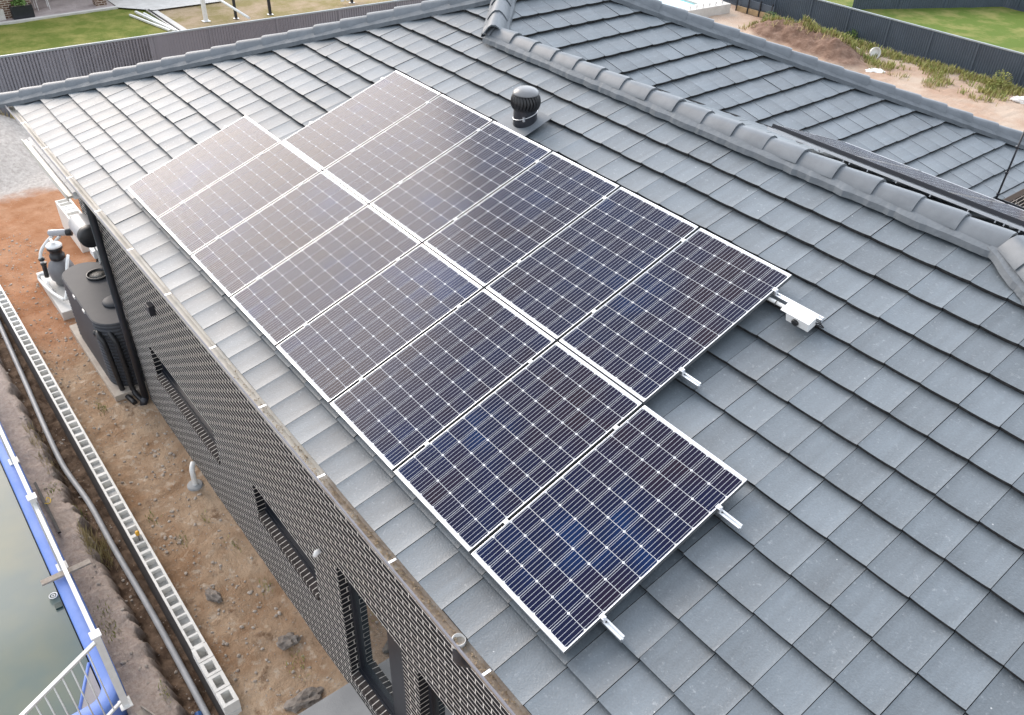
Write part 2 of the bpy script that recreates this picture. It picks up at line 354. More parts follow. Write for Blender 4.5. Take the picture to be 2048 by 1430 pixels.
def mortar_bed(p0, p1, W=0.145, z=0.026, drop=0.03):
    p0, p1 = Vector(p0), Vector(p1); d = p1 - p0; n = int(d.length / 0.05); bm = NB(); side = d.cross(Vector((0, 0, 1))).normalized(); rows = []
    for i in range(n + 1):
        p = p0 + d * (i / n); a = fbm(p.x * 6, p.y * 6, 1.0); b = fbm(p.x * 5, p.y * 5, 9.0)
        rows.append([bm.verts.new(p + side * s + Vector((0, 0, h + 0.0))) for s, h in ((-W - 0.03 - 0.018 * a, -0.07), (-W - 0.02 - 0.016 * a, -0.016), (-W * 0.6, z), (W * 0.6, z), (W + 0.02 + 0.016 * b, -0.016), (W + 0.03 + 0.018 * b, -0.07))])
    for r1, r2 in zip(rows, rows[1:]):
        for i in range(5): bm.faces.new((r1[i], r1[i + 1], r2[i + 1], r2[i]))
    bmesh.ops.recalc_face_normals(bm, faces=bm.faces)
    return obj('pointing', bm, M['mortar'], house)
U3 = Vector((0, 0, 0.030))
HL0 = Vector((-4.60, -0.42, zF(-0.42)))
cap_run('hip_capping', HL0 + U3, APX + U3, W=0.12, H=0.075); mortar_bed(HL0 + U3 * 0.6, APX + U3 * 0.6)
RJ = Vector((1.32, YR, ZR)); RE = Vector((X_END, YR, ZR))
cap_run('ridge_capping', RE + U3, RJ + U3 + Vector((-0.1, 0, 0)), L=0.395, W=0.128, H=0.068); mortar_bed(RE, RJ, W=0.165)
cap_run('hip_capping', RJ + U3 * 1.5 + Vector((0.09, -0.09, 0)), APX + U3 * 1.5, W=0.13, H=0.09); mortar_bed(RJ + U3 * 0.6, APX + U3 * 0.6)
cap_run('hip_capping', HIPC + U3, APX2 + U3, W=0.12, H=0.075); mortar_bed(HIPC + U3 * 0.6, APX2 + U3 * 0.6)
cap_run('ridge_capping', APX + U3 * 1.2, APX2 + U3 * 1.2)
EF = Vector((16.1, -0.35, zF(-0.35)))
cap_run('hip_capping', RE + (EF - RE) * 0.999 + U3, RE + U3 + Vector((0.06, -0.06, 0.03)), W=0.13, H=0.09); mortar_bed(EF + U3 * 0.6, RE + U3 * 0.6, W=0.16)
# valley flashing
bm = NB(); va = Vector((1.32, YR, ZR)); vb = Vector((G_EAVE, vy, zG(G_EAVE)))
vd = (vb - va).normalized(); vs_ = vd.cross(Vector((0, 0, 1))).normalized()
quad(bm, [va + vs_ * 0.06 + Vector((0, 0, -.012)), vb + vs_ * 0.06 + Vector((0, 0, -.012)), vb + Vector((0, 0, -.03)), va + Vector((0, 0, -.03))])
quad(bm, [va + Vector((0, 0, -.03)), vb + Vector((0, 0, -.03)), vb - vs_ * 0.06 + Vector((0, 0, -.012)), va - vs_ * 0.06 + Vector((0, 0, -.012))])
obj('valley_flashing', bm, M['tile_edge'], house)

# gutters
def gutter_mat():
    m = mat('gutter_metal', (0.62, 0.60, 0.55), 0.45, noise_scale=2.2, col2=(0.50, 0.47, 0.41)); t = m.node_tree; b = t.nodes['Principled BSDF']
    src = b.inputs['Base Color'].links[0].from_socket
    g = t.nodes.new('ShaderNodeNewGeometry'); n = t.nodes.new('ShaderNodeTexNoise'); n.inputs['Scale'].default_value = 1.3; n.inputs['Detail'].default_value = 7; n.inputs['Roughness'].default_value = 0.7
    sx = t.nodes.new('ShaderNodeSeparateXYZ'); t.links.new(g.outputs['Position'], sx.inputs[0]); t.links.new(g.outputs['Position'], n.inputs['Vector'])
    mr = t.nodes.new('ShaderNodeMapRange'); mr.inputs[1].default_value = 4.6; mr.inputs[2].default_value = 6.2; mr.inputs[3].default_value = -0.14; mr.inputs[4].default_value = 0.13; t.links.new(sx.outputs[0], mr.inputs[0])
    ad = t.nodes.new('ShaderNodeMath'); t.links.new(n.outputs['Fac'], ad.inputs[0]); t.links.new(mr.outputs[0], ad.inputs[1])
    m2 = t.nodes.new('ShaderNodeMapRange'); m2.inputs[1].default_value = 0.52; m2.inputs[2].default_value = 0.62; t.links.new(ad.outputs[0], m2.inputs[0])
    n4 = t.nodes.new('ShaderNodeTexNoise'); n4.inputs['Scale'].default_value = 40; n4.inputs['Detail'].default_value = 4; t.links.new(g.outputs['Position'], n4.inputs['Vector'])
    d = t.nodes.new('ShaderNodeMix'); d.data_type = 'RGBA'; d.inputs[6].default_value = (0.17, 0.125, 0.09, 1); d.inputs[7].default_value = (0.42, 0.35, 0.28, 1); t.links.new(n4.outputs['Fac'], d.inputs[0])
    mx = t.nodes.new('ShaderNodeMix'); mx.data_type = 'RGBA'; t.links.new(m2.outputs[0], mx.inputs[0]); t.links.new(src, mx.inputs[6]); t.links.new(d.outputs[2], mx.inputs[7]); t.links.new(mx.outputs[2], b.inputs['Base Color'])
    return m
M['gutter'] = gutter_mat()
M['gutter_out'] = mat('gutter_outside', (0.22, 0.215, 0.24), 0.4, noise_scale=3, noise_amt=0.15)
LIP_Y, LIP_Z = -0.415, SH - 0.25
def gutter(x0, x1):
    bm = NB(); sec = [(-0.285, LIP_Z - 0.03), (-0.285, LIP_Z - 0.055), (-0.325, LIP_Z - 0.075), (-0.385, LIP_Z - 0.075), (-0.408, LIP_Z - 0.05), (-0.410, LIP_Z - 0.004), (-0.402, LIP_Z + 0.0)]
    n = int((x1 - x0) / 0.2)
    rows = [[bm.verts.new((x0 + (x1 - x0) * i / n, y, z + 0.004 * fbm(i * .7, y * 9))) for y, z in sec] for i in range(n + 1)]
    for a, b in zip(rows, rows[1:]):
        for i in range(len(sec) - 1): bm.faces.new((a[i], a[i + 1], b[i + 1], b[i]))
    g = obj('gutter', bm, M['gutter'], house)
    bm = NB(); sec = [(-0.402, LIP_Z + 0.002), (-0.412, LIP_Z + 0.006), (-0.419, LIP_Z - 0.002), (-0.412, LIP_Z - 0.018), (-0.385, LIP_Z - 0.10), (-0.29, LIP_Z - 0.10)]
    rows = [[bm.verts.new((x, y, z)) for y, z in sec] for x in (x0, x1)]
    for i in range(len(sec) - 1): bm.faces.new((rows[0][i], rows[1][i], rows[1][i + 1], rows[0][i + 1]))
    for rw in rows: bm.faces.new([bm.verts.new(v.co) for v in rw])
    o = obj('gutter_face', bm, M['gutter_out'], g)
    return g
gut = gutter(-4.68, 16.2)
for bxp in (-3.5, -2.4, -1.25, -0.1, 1.05, 2.2, 3.37, 4.46, 5.54, 6.62, 7.76, 8.9, 10.0):
    bm = NB(); box(bm, (bxp, -0.365, LIP_Z - 0.004), (0.020, 0.085, 0.005), None)
    obj('gutter_strap', bm, M['alu'], gut)
bm = NB(); rl = random.Random(77)
for _ in range(900):
    x = rl.triangular(3.2, 9.5, 6.6); p = Vector((x, rl.uniform(-0.400, -0.325), LIP_Z - 0.068 + rl.random() * 0.02)); a_ = rl.random() * 6.28; q_ = rl.uniform(0.004, 0.013)
    d1 = Vector((math.cos(a_), math.sin(a_), rl.uniform(-.4, .4))) * q_; d2 = Vector((-math.sin(a_), math.cos(a_), rl.uniform(-.4, .4))) * q_ * .5
    quad(bm, [p - d1, p + d2, p + d1, p - d2])
o_ = obj('leaf_litter', bm, mat('dead_leaves', (0.24, 0.17, 0.10), 0.9, noise_scale=25, col2=(0.42, 0.34, 0.24)), gut); o_['kind'] = 'stuff'
# outlet pop and its elbow
bm = NB(); lathe(bm, [(0.050, -0.05), (0.050, 0.012), (0.044, 0.012), (0.044, -0.045), (0.002, -0.045)], (7.43, -0.352, LIP_Z - 0.05), 24)
obj('outlet', bm, M['pvc'], gut)
bm = NB(); tube(bm, curve_pts([(7.45, -0.352, LIP_Z - 0.09), (7.45, -0.352, LIP_Z - 0.22), (7.42, -0.22, LIP_Z - 0.42), (7.40, 0.1, LIP_Z - 0.75), (7.40, 0.24, LIP_Z - 0.95), (7.40, 0.24, LIP_Z - 1.3)]), 0.052, 14)
obj('downpipe', bm, M['dark_metal'], house)
bm = NB(); bx(bm, -4.6, 16.1, -0.282, -0.255, SH - 0.42, SH - 0.30); obj('fascia', bm, M['dark_metal'], house)
bm = NB(); bx(bm, -4.6, 16.1, -0.254, 1.2, SH - 0.42, SH - 0.405); obj('soffit', bm, M['white_plastic'], house)
# eave gutters of the right slope, wing rear and rear corner
def side_gutter(a, b, out):
    a, b, out = Vector(a), Vector(b), Vector(out); bm = NB(); zz_ = Vector((0, 0, 1))
    sec = [(0.0, -0.02), (0.0, -0.09), (0.11, -0.09), (0.115, -0.005), (0.125, -0.005), (0.128, -0.11), (-0.01, -0.11)]
    r1 = [bm.verts.new(a + out * s + zz_ * h) for s, h in sec]; r2 = [bm.verts.new(b + out * s + zz_ * h) for s, h in sec]
    for i in range(len(sec) - 1): bm.faces.new((r1[i], r1[i + 1], r2[i + 1], r2[i]))
    obj('gutter', bm, M['dark_metal'], house)
side_gutter((G_EAVE - 0.02, vy + .1, zG(G_EAVE) + .04), (G_EAVE - 0.02, 11.6, zG(G_EAVE) + .04), (1, 0, 0))
side_gutter((G_EAVE, 9.1, zK(9.1) + .03), (15.9, 9.1, zK(9.1) + .03), (0, 1, 0))
side_gutter((-4.6, 11.6, HIPC.z - .0), (6.4, 11.6, HIPC.z - .0), (0, 1, 0))

# walls: front wall with four openings (x0, x1, z0, z1)
WIN = [(-2.58, 0.10, 0.98, 1.63), (1.50, 3.32, 1.00, 1.63), (4.03, 5.44, 0.12, 2.32), (5.76, 7.10, 0.12, 2.33)]
WX0, WX1, WTOP, WBOT = -3.72, 15.4, SH - 0.42, -0.9
WT = 0.24
bm = NB(); xs = [WX0] + [v for a in WIN for v in a[:2]] + [WX1]
def wall_face(x0, x1, z0, z1): quad(bm, [(x0, WALL_Y, z0), (x1, WALL_Y, z0), (x1, WALL_Y, z1), (x0, WALL_Y, z1)])
px = WX0
for x0, x1, z0, z1 in WIN:
    wall_face(px, x0, WBOT, WTOP); wall_face(x0, x1, WBOT, z0); wall_face(x0, x1, z1, WTOP); px = x1
    for xx in (x0, x1):
        q = [(xx, WALL_Y, z0), (xx, WALL_Y + WT, z0), (xx, WALL_Y + WT, z1), (xx, WALL_Y, z1)]
        quad(bm, q if xx == x0 else q[::-1], 1)
    quad(bm, [(x0, WALL_Y, z1), (x1, WALL_Y, z1), (x1, WALL_Y + WT, z1), (x0, WALL_Y + WT, z1)], 2)
wall_face(px, WX1, WBOT, WTOP)
quad(bm, [(WX0, 0.95, WBOT), (WX0, WALL_Y, WBOT), (WX0, WALL_Y, WTOP), (WX0, 0.95, WTOP)])
quad(bm, [(-4.2 - 3.6, 0.78, WBOT), (WX0, 0.78, WBOT), (WX0, 0.78, 4.3), (-4.2 - 3.6, 0.78, 4.3)])
quad(bm, [(-7.8, 4.0, WBOT), (-7.8, 0.78, WBOT), (-7.8, 0.78, 4.3), (-7.8, 4.0, 4.3)])
quad(bm, [(WX1, WALL_Y, WBOT), (WX1, 8.8, WBOT), (WX1, 8.8, WTOP), (WX1, WALL_Y, WTOP)])
quad(bm, [(6.0, 8.8, WBOT), (6.0, 11.2, WBOT), (6.0, 11.2, WTOP), (6.0, 8.8, WTOP)])
quad(bm, [(WX1, 8.8, WBOT), (6.0, 8.8, WBOT), (6.0, 8.8, WTOP), (WX1, 8.8, WTOP)])
obj('wall', bm, [M['brick'], M['brick_jamb'], M['dark_metal']], house)
def glass_mat():
    m = bpy.data.materials.new('window_glass'); m.use_nodes = True; b = m.node_tree.nodes['Principled BSDF']
    b.inputs['Base Color'].default_value = (0.030, 0.040, 0.045, 1); b.inputs['Roughness'].default_value = 0.03; b.inputs['Specular IOR Level'].default_value = 0.9
    b.inputs['Coat Weight'].default_value = 1.0; b.inputs['Coat Roughness'].default_value = 0.0
    return m
M['glass'] = glass_mat()
for i, (x0, x1, z0, z1) in enumerate(WIN):
    wbm = NB(); d0 = WALL_Y + 0.115; fw = 0.055
    gx1 = x1 if i != 2 else x0 + 0.94
    bx(wbm, x0, x0 + fw, d0, d0 + 0.07, z0 + .02, z1); bx(wbm, gx1 - fw, gx1, d0, d0 + 0.07, z0 + .02, z1)
    bx(wbm, x0 + fw, gx1 - fw, d0, d0 + 0.07, z0 + .02, z0 + fw + .02); bx(wbm, x0 + fw, gx1 - fw, d0, d0 + 0.07, z1 - fw, z1)
    bx(wbm, x0, gx1, d0 - 0.03, d0 - 0.002, z0 + .015, z0 + .045)
    fr = obj('window', wbm, M['dark_metal'], house)
    gb = NB(); quad(gb, [(x0 + fw, d0 + 0.045, z0 + fw), (gx1 - fw, d0 + 0.045, z0 + fw), (gx1 - fw, d0 + 0.045, z1 - fw), (x0 + fw, d0 + 0.045, z1 - fw)])
    obj('pane', gb, M['glass'], fr)
    if i == 2:
        sb = NB(); bx(sb, gx1 + .002, x1 - .002, d0 - 0.02, d0 + 0.03, z0 + .02, z1 - .003); obj('infill_panel', sb, M['dark_metal'], house)
    sb = NB()
    vs = [(x0 - .002, WALL_Y - 0.022, z0 - 0.075), (x1 + .002, WALL_Y - 0.022, z0 - 0.075), (x1 + .002, WALL_Y - 0.022, z0 - 0.012), (x0 - .002, WALL_Y - 0.022, z0 - 0.012)]
    quad(sb, vs); quad(sb, [vs[3], vs[2], (x1 + .002, d0 - 0.004, z0 + 0.018), (x0 - .002, d0 - 0.004, z0 + 0.018)])
    quad(sb, [vs[0], vs[3], (x0 - .002, d0, z0 + .018), (x0 - .002, d0, z0 - .075)]); quad(sb, [vs[2], vs[1], (x1 + .002, d0, z0 - .075), (x1 + .002, d0, z0 + .018)])
    obj('window_sill', sb, M['brick_sill'], house)
# wall vent, sensor knob
bm = NB(); box(bm, (-1.55, WALL_Y - 0.045, 2.92), (0.17, 0.09, 0.17), None, 0, 0.012); obj('wall_vent', bm, M['dark_metal'], house)
bm = NB(); tube(bm, [(3.60, WALL_Y + .01, 2.17), (3.60, WALL_Y - 0.05, 2.17), (3.60, WALL_Y - 0.075, 2.13)], [0.032, 0.036, 0.03], 12); obj('sensor', bm, M['white_plastic'], house)
# main downpipe at the wall's corner
bm = NB(); tube(bm, curve_pts([(-3.66, -0.30, LIP_Z - 0.10), (-3.66, -0.24, LIP_Z - 0.3), (-3.68, 0.10, 4.35), (-3.68, 0.195, 4.0)], 6) + [Vector((-3.68, 0.195, 2.0)), Vector((-3.68, 0.195, -0.22))], 0.062, 14)
tube(bm, [(-3.68, 0.195, -0.22), (-3.67, 0.10, -0.40)], 0.066, 14)
obj('downpipe', bm, M['dark_metal'], house)
# narrow lower roof strip along the recessed wall
bm = NB()
for k in range(6):
    a = -6.45 + k * 0.450; quad(bm, [(a + .006, 0.03, 4.03), (a + .444, 0.03, 4.03), (a + .444, 0.9, 4.32), (a + .006, 0.9, 4.32)])
lr = obj('lower_roof', bm, M['cap'], house)
bm = NB(); bx(bm, -6.5, -3.76, -0.050, 0.022, 3.95, 3.99); bx(bm, -6.5, -3.76, -0.064, -0.051, 3.90, 4.02); obj('lower_gutter', bm, M['gutter'], house)
bm = NB(); bx(bm, -6.45, -3.75, 0.03, 0.775, 3.92, 3.96); obj('soffit', bm, M['white_plastic'], house)

# ------------------------------------------------------------------ solar panels
PW, PL, PT = 0.985, 1.7154, 0.038
PITCH, ROWGAP = 1.012, 0.0157
def laminate_bm(seed):
    rnd = random.Random(seed); bm = NB(); tl = bm.faces.layers.float.new('tint')
    quad(bm, [(0.006, 0.010, -0.003), (PW - 0.006, 0.010, -0.003), (PW - 0.006, PL - 0.010, -0.003), (0.006, PL - 0.010, -0.003)], 0)
    mx, my = 0.0105, 0.030; cw = (PW - 2 * mx) / 6; ch = (PL - 2 * my) / 10; gp = 0.0019; cc = 0.0095
    for i in range(6):
        for j in range(10):
            x0, x1, y0, y1 = mx + i * cw + gp, mx + (i + 1) * cw - gp, my + j * ch + gp, my + (j + 1) * ch - gp
            f = quad(bm, [(x0 + cc, y0, -.0022), (x1 - cc, y0, -.0022), (x1, y0 + cc, -.0022), (x1, y1 - cc, -.0022), (x1 - cc, y1, -.0022), (x0 + cc, y1, -.0022), (x0, y1 - cc, -.0022), (x0, y0 + cc, -.0022)], 1)
            f[tl] = rnd.random()
        for b in range(5):
            x = mx + i * cw + cw * (b + 0.5) / 5
            quad(bm, [(x - .00115, my * 0.8, -.0014), (x + .00115, my * 0.8, -.0014), (x + .00115, PL - my * 0.8, -.0014), (x - .00115, PL - my * 0.8, -.0014)], 2)
    for j in range(11):
        pass
    return bm
def frame_bm():
    bm = NB(); fwid = 0.0055
    for (x0, x1, y0, y1) in ((0, fwid, 0, PL), (PW - fwid, PW, 0, PL), (fwid, PW - fwid, 0, 0.020), (fwid, PW - fwid, PL - 0.020, PL)):
        bx(bm, x0, x1, y0, y1, -PT, 0.0, 0, 0.0012)
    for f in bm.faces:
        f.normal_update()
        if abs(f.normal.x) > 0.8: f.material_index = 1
    return bm
def back_bm():
    bm = NB(); quad(bm, [(0.01, 0.01, -.012), (0.01, PL - .01, -.012), (PW - .01, PL - .01, -.012), (PW - .01, 0.01, -.012)]); return bm
MF = Matrix(((1, 0, 0), (0, CT, -ST), (0, ST, CT))).to_4x4()
panels = []
proto = None
def place_panel(mat4, label, group):
    global proto
    if proto is None:
        proto = thing('solar_panel', label, 'solar panel', (0, 0, 0), group)
        obj('laminate', laminate_bm(1), [M['backsheet'], M['cell'], M['busbar']], proto, off=Vector((0, 0, 0)))
        obj('frame', frame_bm(), [M['alu'], M['alu_side_shade']], proto, off=Vector((0, 0, 0)))
        obj('back_cover', back_bm(), M['white_plastic'], proto, off=Vector((0, 0, 0)))
        o = proto
    else:
        o = copy_tree(proto)
        lam = [c for c in o.children if c.name.startswith('laminate')][0]
        me = lam.data.copy(); lam.data = me; rnd = random.Random(len(panels) * 13 + 5); base = rnd.uniform(-0.12, 0.12)
        at = me.attributes['tint']
        for q in range(len(at.data)): at.data[q].value = rnd.random() + base
    o.matrix_world = mat4; tag(o, label, 'solar panel', group); panels.append(o); return o
ORD = ['first', 'second', 'third', 'fourth', 'fifth', 'sixth', 'seventh', 'eighth']
for i in range(8):                       # lower row, i = 0 farthest from the camera
    lab = {0: 'farthest panel of the lower row, washed pale by sky glare, jutting past the upper row', 7: 'nearest solar panel, standing alone at the near end of the lower row'}.get(i, '%s solar panel from the near end in the lower row by the gutter' % ORD[7 - i])
    place_panel(Matrix.Translation(PF(i * PITCH, 0, 0)) @ MF, lab, 'solar panels on the front roof slope')
for i in range(1, 7):                    # upper row
    lab = {1: 'farthest solar panel of the upper row, its top corner under the left hip', 6: 'nearest panel of the upper row, beside the white box on the rail', 2: 'upper row solar panel just left of the black roof ventilator', 3: 'upper row solar panel right in front of the black roof ventilator'}.get(i, '%s solar panel from the near end in the upper row' % ORD[6 - i])
    place_panel(Matrix.Translation(PF(i * PITCH, PL + ROWGAP, 0)) @ MF, lab, 'solar panels on the front roof slope')
# rear array on the wing's back slope
MKm = Matrix(((1, 0, 0), (0, CK, SK), (0, -SK, CK))).to_4x4()
for i in range(3):
    org = Vector((5.10 + i * 1.012, 5.50, zK(5.50) + 0.165))
    lab = ['first panel of the row behind the ridge, its long side starting near the valley', 'middle panel of the row seen edge-on behind the ridge', 'nearest panel of the row behind the ridge at the right edge of the photo'][i]
    o = place_panel(Matrix.Translation(org) @ MKm, lab, 'solar panels behind the ridge')
# rails and clamps
def rail(u0, u1, v, label, clamps, ends=(), Mx=MF, org=O_F, dark=False):
    t = thing('mounting_rail', label, 'rail', (0, 0, 0), 'aluminium mounting rails'); t.matrix_world = Matrix.Translation(org) @ Mx
    bm = NB(); z1 = -PT - 0.001
    bx(bm, u0, u1, v - 0.020, v - 0.007, z1 - 0.04, z1, 0, 0.001); bx(bm, u0, u1, v + 0.007, v + 0.020, z1 - 0.04, z1, 0, 0.001); bx(bm, u0, u1, v - 0.007, v + 0.007, z1 - 0.04, z1 - 0.016)
    obj('rail_profile', bm, M['alu_rail'], t, off=Vector((0, 0, 0)))
    k = u0 + 0.25
    while k < u1 - 0.75:
        bm = NB(); box(bm, (k, v + 0.035, z1 - 0.035), (0.035, 0.006, 0.075)); box(bm, (k, v + 0.08, z1 - 0.068), (0.03, 0.1, 0.006)); obj('roof_hook', bm, M['alu'], t, off=Vector((0, 0, 0))); k += 1.2
    for c in clamps:
        bm = NB(); box(bm, (c, v, 0.0025), (0.040, 0.038, 0.004), None, 0, 0.001); box(bm, (c, v, -0.02), (0.014, 0.034, 0.05)); lathe(bm, [(0.006, 0), (0.006, 0.006)], (c, v, 0.0045), 8)
        obj('clamp', bm, M['white_plastic'], t, off=Vector((0, 0, 0)))
    for c in ends:
        bm = NB(); sg = 1 if c > 4 else -1
        box(bm, (c + sg * 0.012, v, -0.018), (0.022, 0.034, 0.042), None, 0, 0.002); box(bm, (c - sg * 0.002, v, 0.0025), (0.03, 0.034, 0.004)); lathe(bm, [(0.007, 0), (0.007, 0.008)], (c + sg * 0.012, v, 0.003), 8)
        obj('end_clamp', bm, M['alu'], t, off=Vector((0, 0, 0)))
    return t
lo_end = 7 * PITCH + PW; up_end = 6 * PITCH + PW; up0 = PITCH
lc = [i * PITCH + PW + 0.0135 for i in range(7)]; uc = [i * PITCH + PW + 0.0135 for i in range(1, 6)]
rail(-0.06, 8.25, 0.335, 'lowest mounting rail, its silver end poking out below the nearest panel', lc, (-0.002, lo_end + .002))
rail(-0.06, 8.26, 1.425, 'second rail up, end showing at the nearest panel\'s upper right side', lc, (-0.002, lo_end + .002))
rail(up0 - 0.06, 7.24, 2.145, 'third rail up, short end showing below the upper row\'s nearest panel', uc, (up0 - .002, up_end + .002))
rail(up0 - 0.06, 7.52, 3.235, 'topmost front rail, long end carrying the white box', uc, (up0 - .002, up_end + .002))
t = rail(5.02, 9.0, 0.30, 'rail holding the panels behind the ridge, shown edge-on', [], (), MKm, Vector((0, 5.50, zK(5.50) + 0.165)))
bm = NB()
for c in (5.72, 6.02, 6.09, 6.3, 6.62, 6.98, 7.36, 7.62, 7.7, 7.84): box(bm, (c, 0.02, -0.055), (0.010, 0.014, 0.09))
bx(bm, 5.05, 9.0, -0.004, 0.004, -0.075, -0.045)
obj('rail_bracket', bm, M['alu'], t, off=Vector((0, 0, 0)))
bm = NB(); bx(bm, 5.1, 8.3, -0.012, -0.003, -0.036, 0.004); obj('rail_cover', bm, M['dark_metal'], t, off=Vector((0, 0, 0)))

# white isolator box at the end of the top rail
t = thing('isolator_box', 'white isolator box with a flat sunshade on the long rail end', 'electrical box', (0, 0, 0)); t.matrix_world = Matrix.Translation(O_F) @ MF
bm = NB(); box(bm, (7.385, 3.145, -0.055), (0.21, 0.10, 0.085), None, 0, 0.006); obj('box_body', bm, M['white_plastic'], t, off=Vector((0, 0, 0)))
bm = NB(); box(bm, (7.372, 3.150, 0.008), (0.27, 0.135, 0.006), None, 0, 0.002); box(bm, (7.31, 3.205, -0.004), (0.33, 0.012, 0.006)); obj('sunshade', bm, M['white_plastic'], t, off=Vector((0, 0, 0)))
bm = NB(); lathe(bm, [(0.030, -.004), (0.030, 0.014), (0.022, 0.018)], (0, 0, 0), 18, M=Matrix.Translation((7.375, 3.092, -0.055)) @ Matrix.Rotation(R(90), 4, 'X')); obj('switch_knob', bm, M['black'], t, off=Vector((0, 0, 0)))
bm = NB(); tube(bm, curve_pts([(7.29, 3.17, -.06), (7.15, 3.175, -.06), (7.0, 3.17, -.06), (6.9, 3.16, -.07)]), 0.016, 12); obj('conduit', bm, M['pvc'], t, off=Vector((0, 0, 0)))
bm = NB(); tube(bm, curve_pts([(7.49, 3.19, -.07), (7.53, 3.20, -.055), (7.51, 3.22, -.09), (7.55, 3.21, -.10), (7.48, 3.2, -.1)]), 0.005, 6); tube(bm, curve_pts([(7.15, 3.20, -.04), (7.13, 3.17, -.035), (7.13, 3.14, -.06)]), 0.004, 6); obj('cable', bm, M['black'], t, off=Vector((0, 0, 0)))

# roof ventilator
tb = PF(3.24, 3.70); t = thing('roof_ventilator', 'black spinning roof ventilator with a domed cap above the upper panel row', 'ventilator', tb)
bm = NB(); MB_ = Matrix.Translation(PF(3.22, 3.69, -0.085)) @ MF
box(bm, (0, 0, 0), (0.50, 0.46, 0.006), MB_, 0); obj('flashing', bm, M['cap'], t)
NT = Vector((tb.x, tb.y, tb.z))
bm = NB(); lathe(bm, [(0.134, -0.08), (0.134, 0.03), (0.130, 0.19), (0.13, 0.20)], NT, 36); obj('neck', bm, M['dark_metal'], t)
bm = NB(); tube(bm, [(NT.x + 0.135 * math.cos(a), NT.y + 0.135 * math.sin(a), NT.z + 0.115 + 0.045 * math.sin(a + 0.6)) for a in [R(x) for x in range(0, 361, 15)]], 0.004, 6, False)
box(bm, (NT.x + 0.098, NT.y - 0.098, NT.z + 0.105), (0.02, 0.02, 0.05)); obj('wire_band', bm, M['alu'], t)
bm = NB(); nb = 26
def vr(q): return 0.124 + 0.034 * math.sin(math.pi * min(1, max(0, q * 0.92 + 0.08))) ** 0.8
for k in range(nb):
    a0 = 2 * math.pi * k / nb; rows = []
    for q in [i / 7 for i in range(8)]:
        tw = 0.16 * math.sin(math.pi * q) ; r = vr(q); z = NT.z + 0.185 + 0.165 * q; row = []
        for s, dr in ((0.0, 0.0), (0.5, 0.010), (1.0, -0.030)):
            a = a0 + tw + s * 2 * math.pi / nb * 1.15
            row.append(bm.verts.new((NT.x + (r + dr) * math.cos(a), NT.y + (r + dr) * math.sin(a), z)))
        rows.append(row)
    for a, b in zip(rows, rows[1:]):
        for i in range(2):
            f = bm.faces.new((a[i], a[i + 1], b[i + 1], b[i])); f.smooth = True
lathe(bm, [(0.108, 0), (0.108, 0.16)], (NT.x, NT.y, NT.z + 0.188), 20)
obj('turbine_vanes', bm, M['black'], t)
bm = NB(); lathe(bm, [(0.148, 0.0), (0.146, 0.012), (0.130, 0.034), (0.095, 0.054), (0.05, 0.066), (0.004, 0.068)], (NT.x, NT.y, NT.z + 0.350), 36); obj('dome_cap', bm, mat('dome_paint', (0.20, 0.205, 0.215), 0.28, noise_scale=5, noise_amt=0.15), t)
bm = NB()
for a in (-1.9, -1.25, -0.7): lathe(bm, [(0.012, 0), (0.010, 0.012), (0.002, 0.016)], (NT.x + 0.148 * math.cos(a), NT.y + 0.148 * math.sin(a), NT.z + 0.02 + .055 * math.sin(a)), 8)
obj('sealant', bm, M['white_plastic'], t)

# conduit riser at the valley's lower end
t = thing('conduit_riser', 'thin dark conduit standing up from the gutter at the right edge', 'pipe', (6.26, 9.2, 5.3))
bm = NB(); tube(bm, [(6.26, 9.2, 5.3), (6.27, 9.22, 6.5)], 0.013, 8)
for z in (5.45, 5.75, 6.1): lathe(bm, [(0.022, 0), (0.022, 0.03)], (6.262, 9.205, z), 10)
obj('conduit', bm, M['dark_metal'], t)
# ------------------------------------------------------------------ ground sheet
def frange(a, b, s):
    n = max(1, int(round((b - a) / s))); return [a + (b - a) * i / n for i in range(n)]
def sstep(a, b, x):
    t = min(1, max(0, (x - a) / (b - a))); return t * t * (3 - 2 * t)
POOL_X1, POOL_Y1 = 2.30, -2.40
def ground_h(x, y):
    h = GZ + 0.035 * fbm(x, y, 3, 4, 0.9) + 0.012 * fbm(x, y, 5, 3, 6)
    far = sstep(-13, -19, x) + sstep(11, 14, y) + sstep(14, 18, x)
    if far < 1 and y < -1.0 and x < 8:
        edge = -1.66 + 0.07 * fbm(x * 2.3, 0.3, 2) + 0.03 * fbm(x * 9, 1.3, 2)
        trench = -0.93 + 0.05 * fbm(x, y, 8, 3, 3)
        bank = -0.55 + 0.05 * fbm(x, y, 1, 3, 1.2) + 0.020 * fbm(x, y, 4, 3, 14)
        k = sstep(edge - 0.07, edge + 0.05, y)
        low = bank * (1 - k) + trench * k
        kk = sstep(-1.20, -1.08, y)
        hh = low * (1 - kk) + h * kk
        if x > -13 and x < POOL_X1 + 0.15 and y < -2.25: hh = -1.6
        h = hh * (1 - min(1, far)) + h * min(1, far)
    # gravel heap beyond the gutter and the two spoil heaps by the back fence
    d = math.hypot((x + 18.2) / 3.4, (y - 0.2) / 1.9); h += 0.9 * max(0, 1 - d * d) ** 1.2 * (1 + 0.15 * fbm(x, y, 2, 4, 2)) if d < 1 else 0
    for cx, cy, rx, ry, hh in ((-11.9, 30.4, 1.7, 1.25, 0.62), (-9.7, 30.3, 1.9, 1.35, 0.66), (-8.3, 29.6, 1.2, .9, 0.28)):
        d = math.hypot((x - cx) / rx, (y - cy) / ry)
        if d < 1: h += hh * max(0, 1 - d * d) * (1 + 0.25 * fbm(x, y, 6, 4, 2.5))
    if far < 1 and abs(y + 0.1) < 1.2 and -13 < x < 5:
        pass
    return h
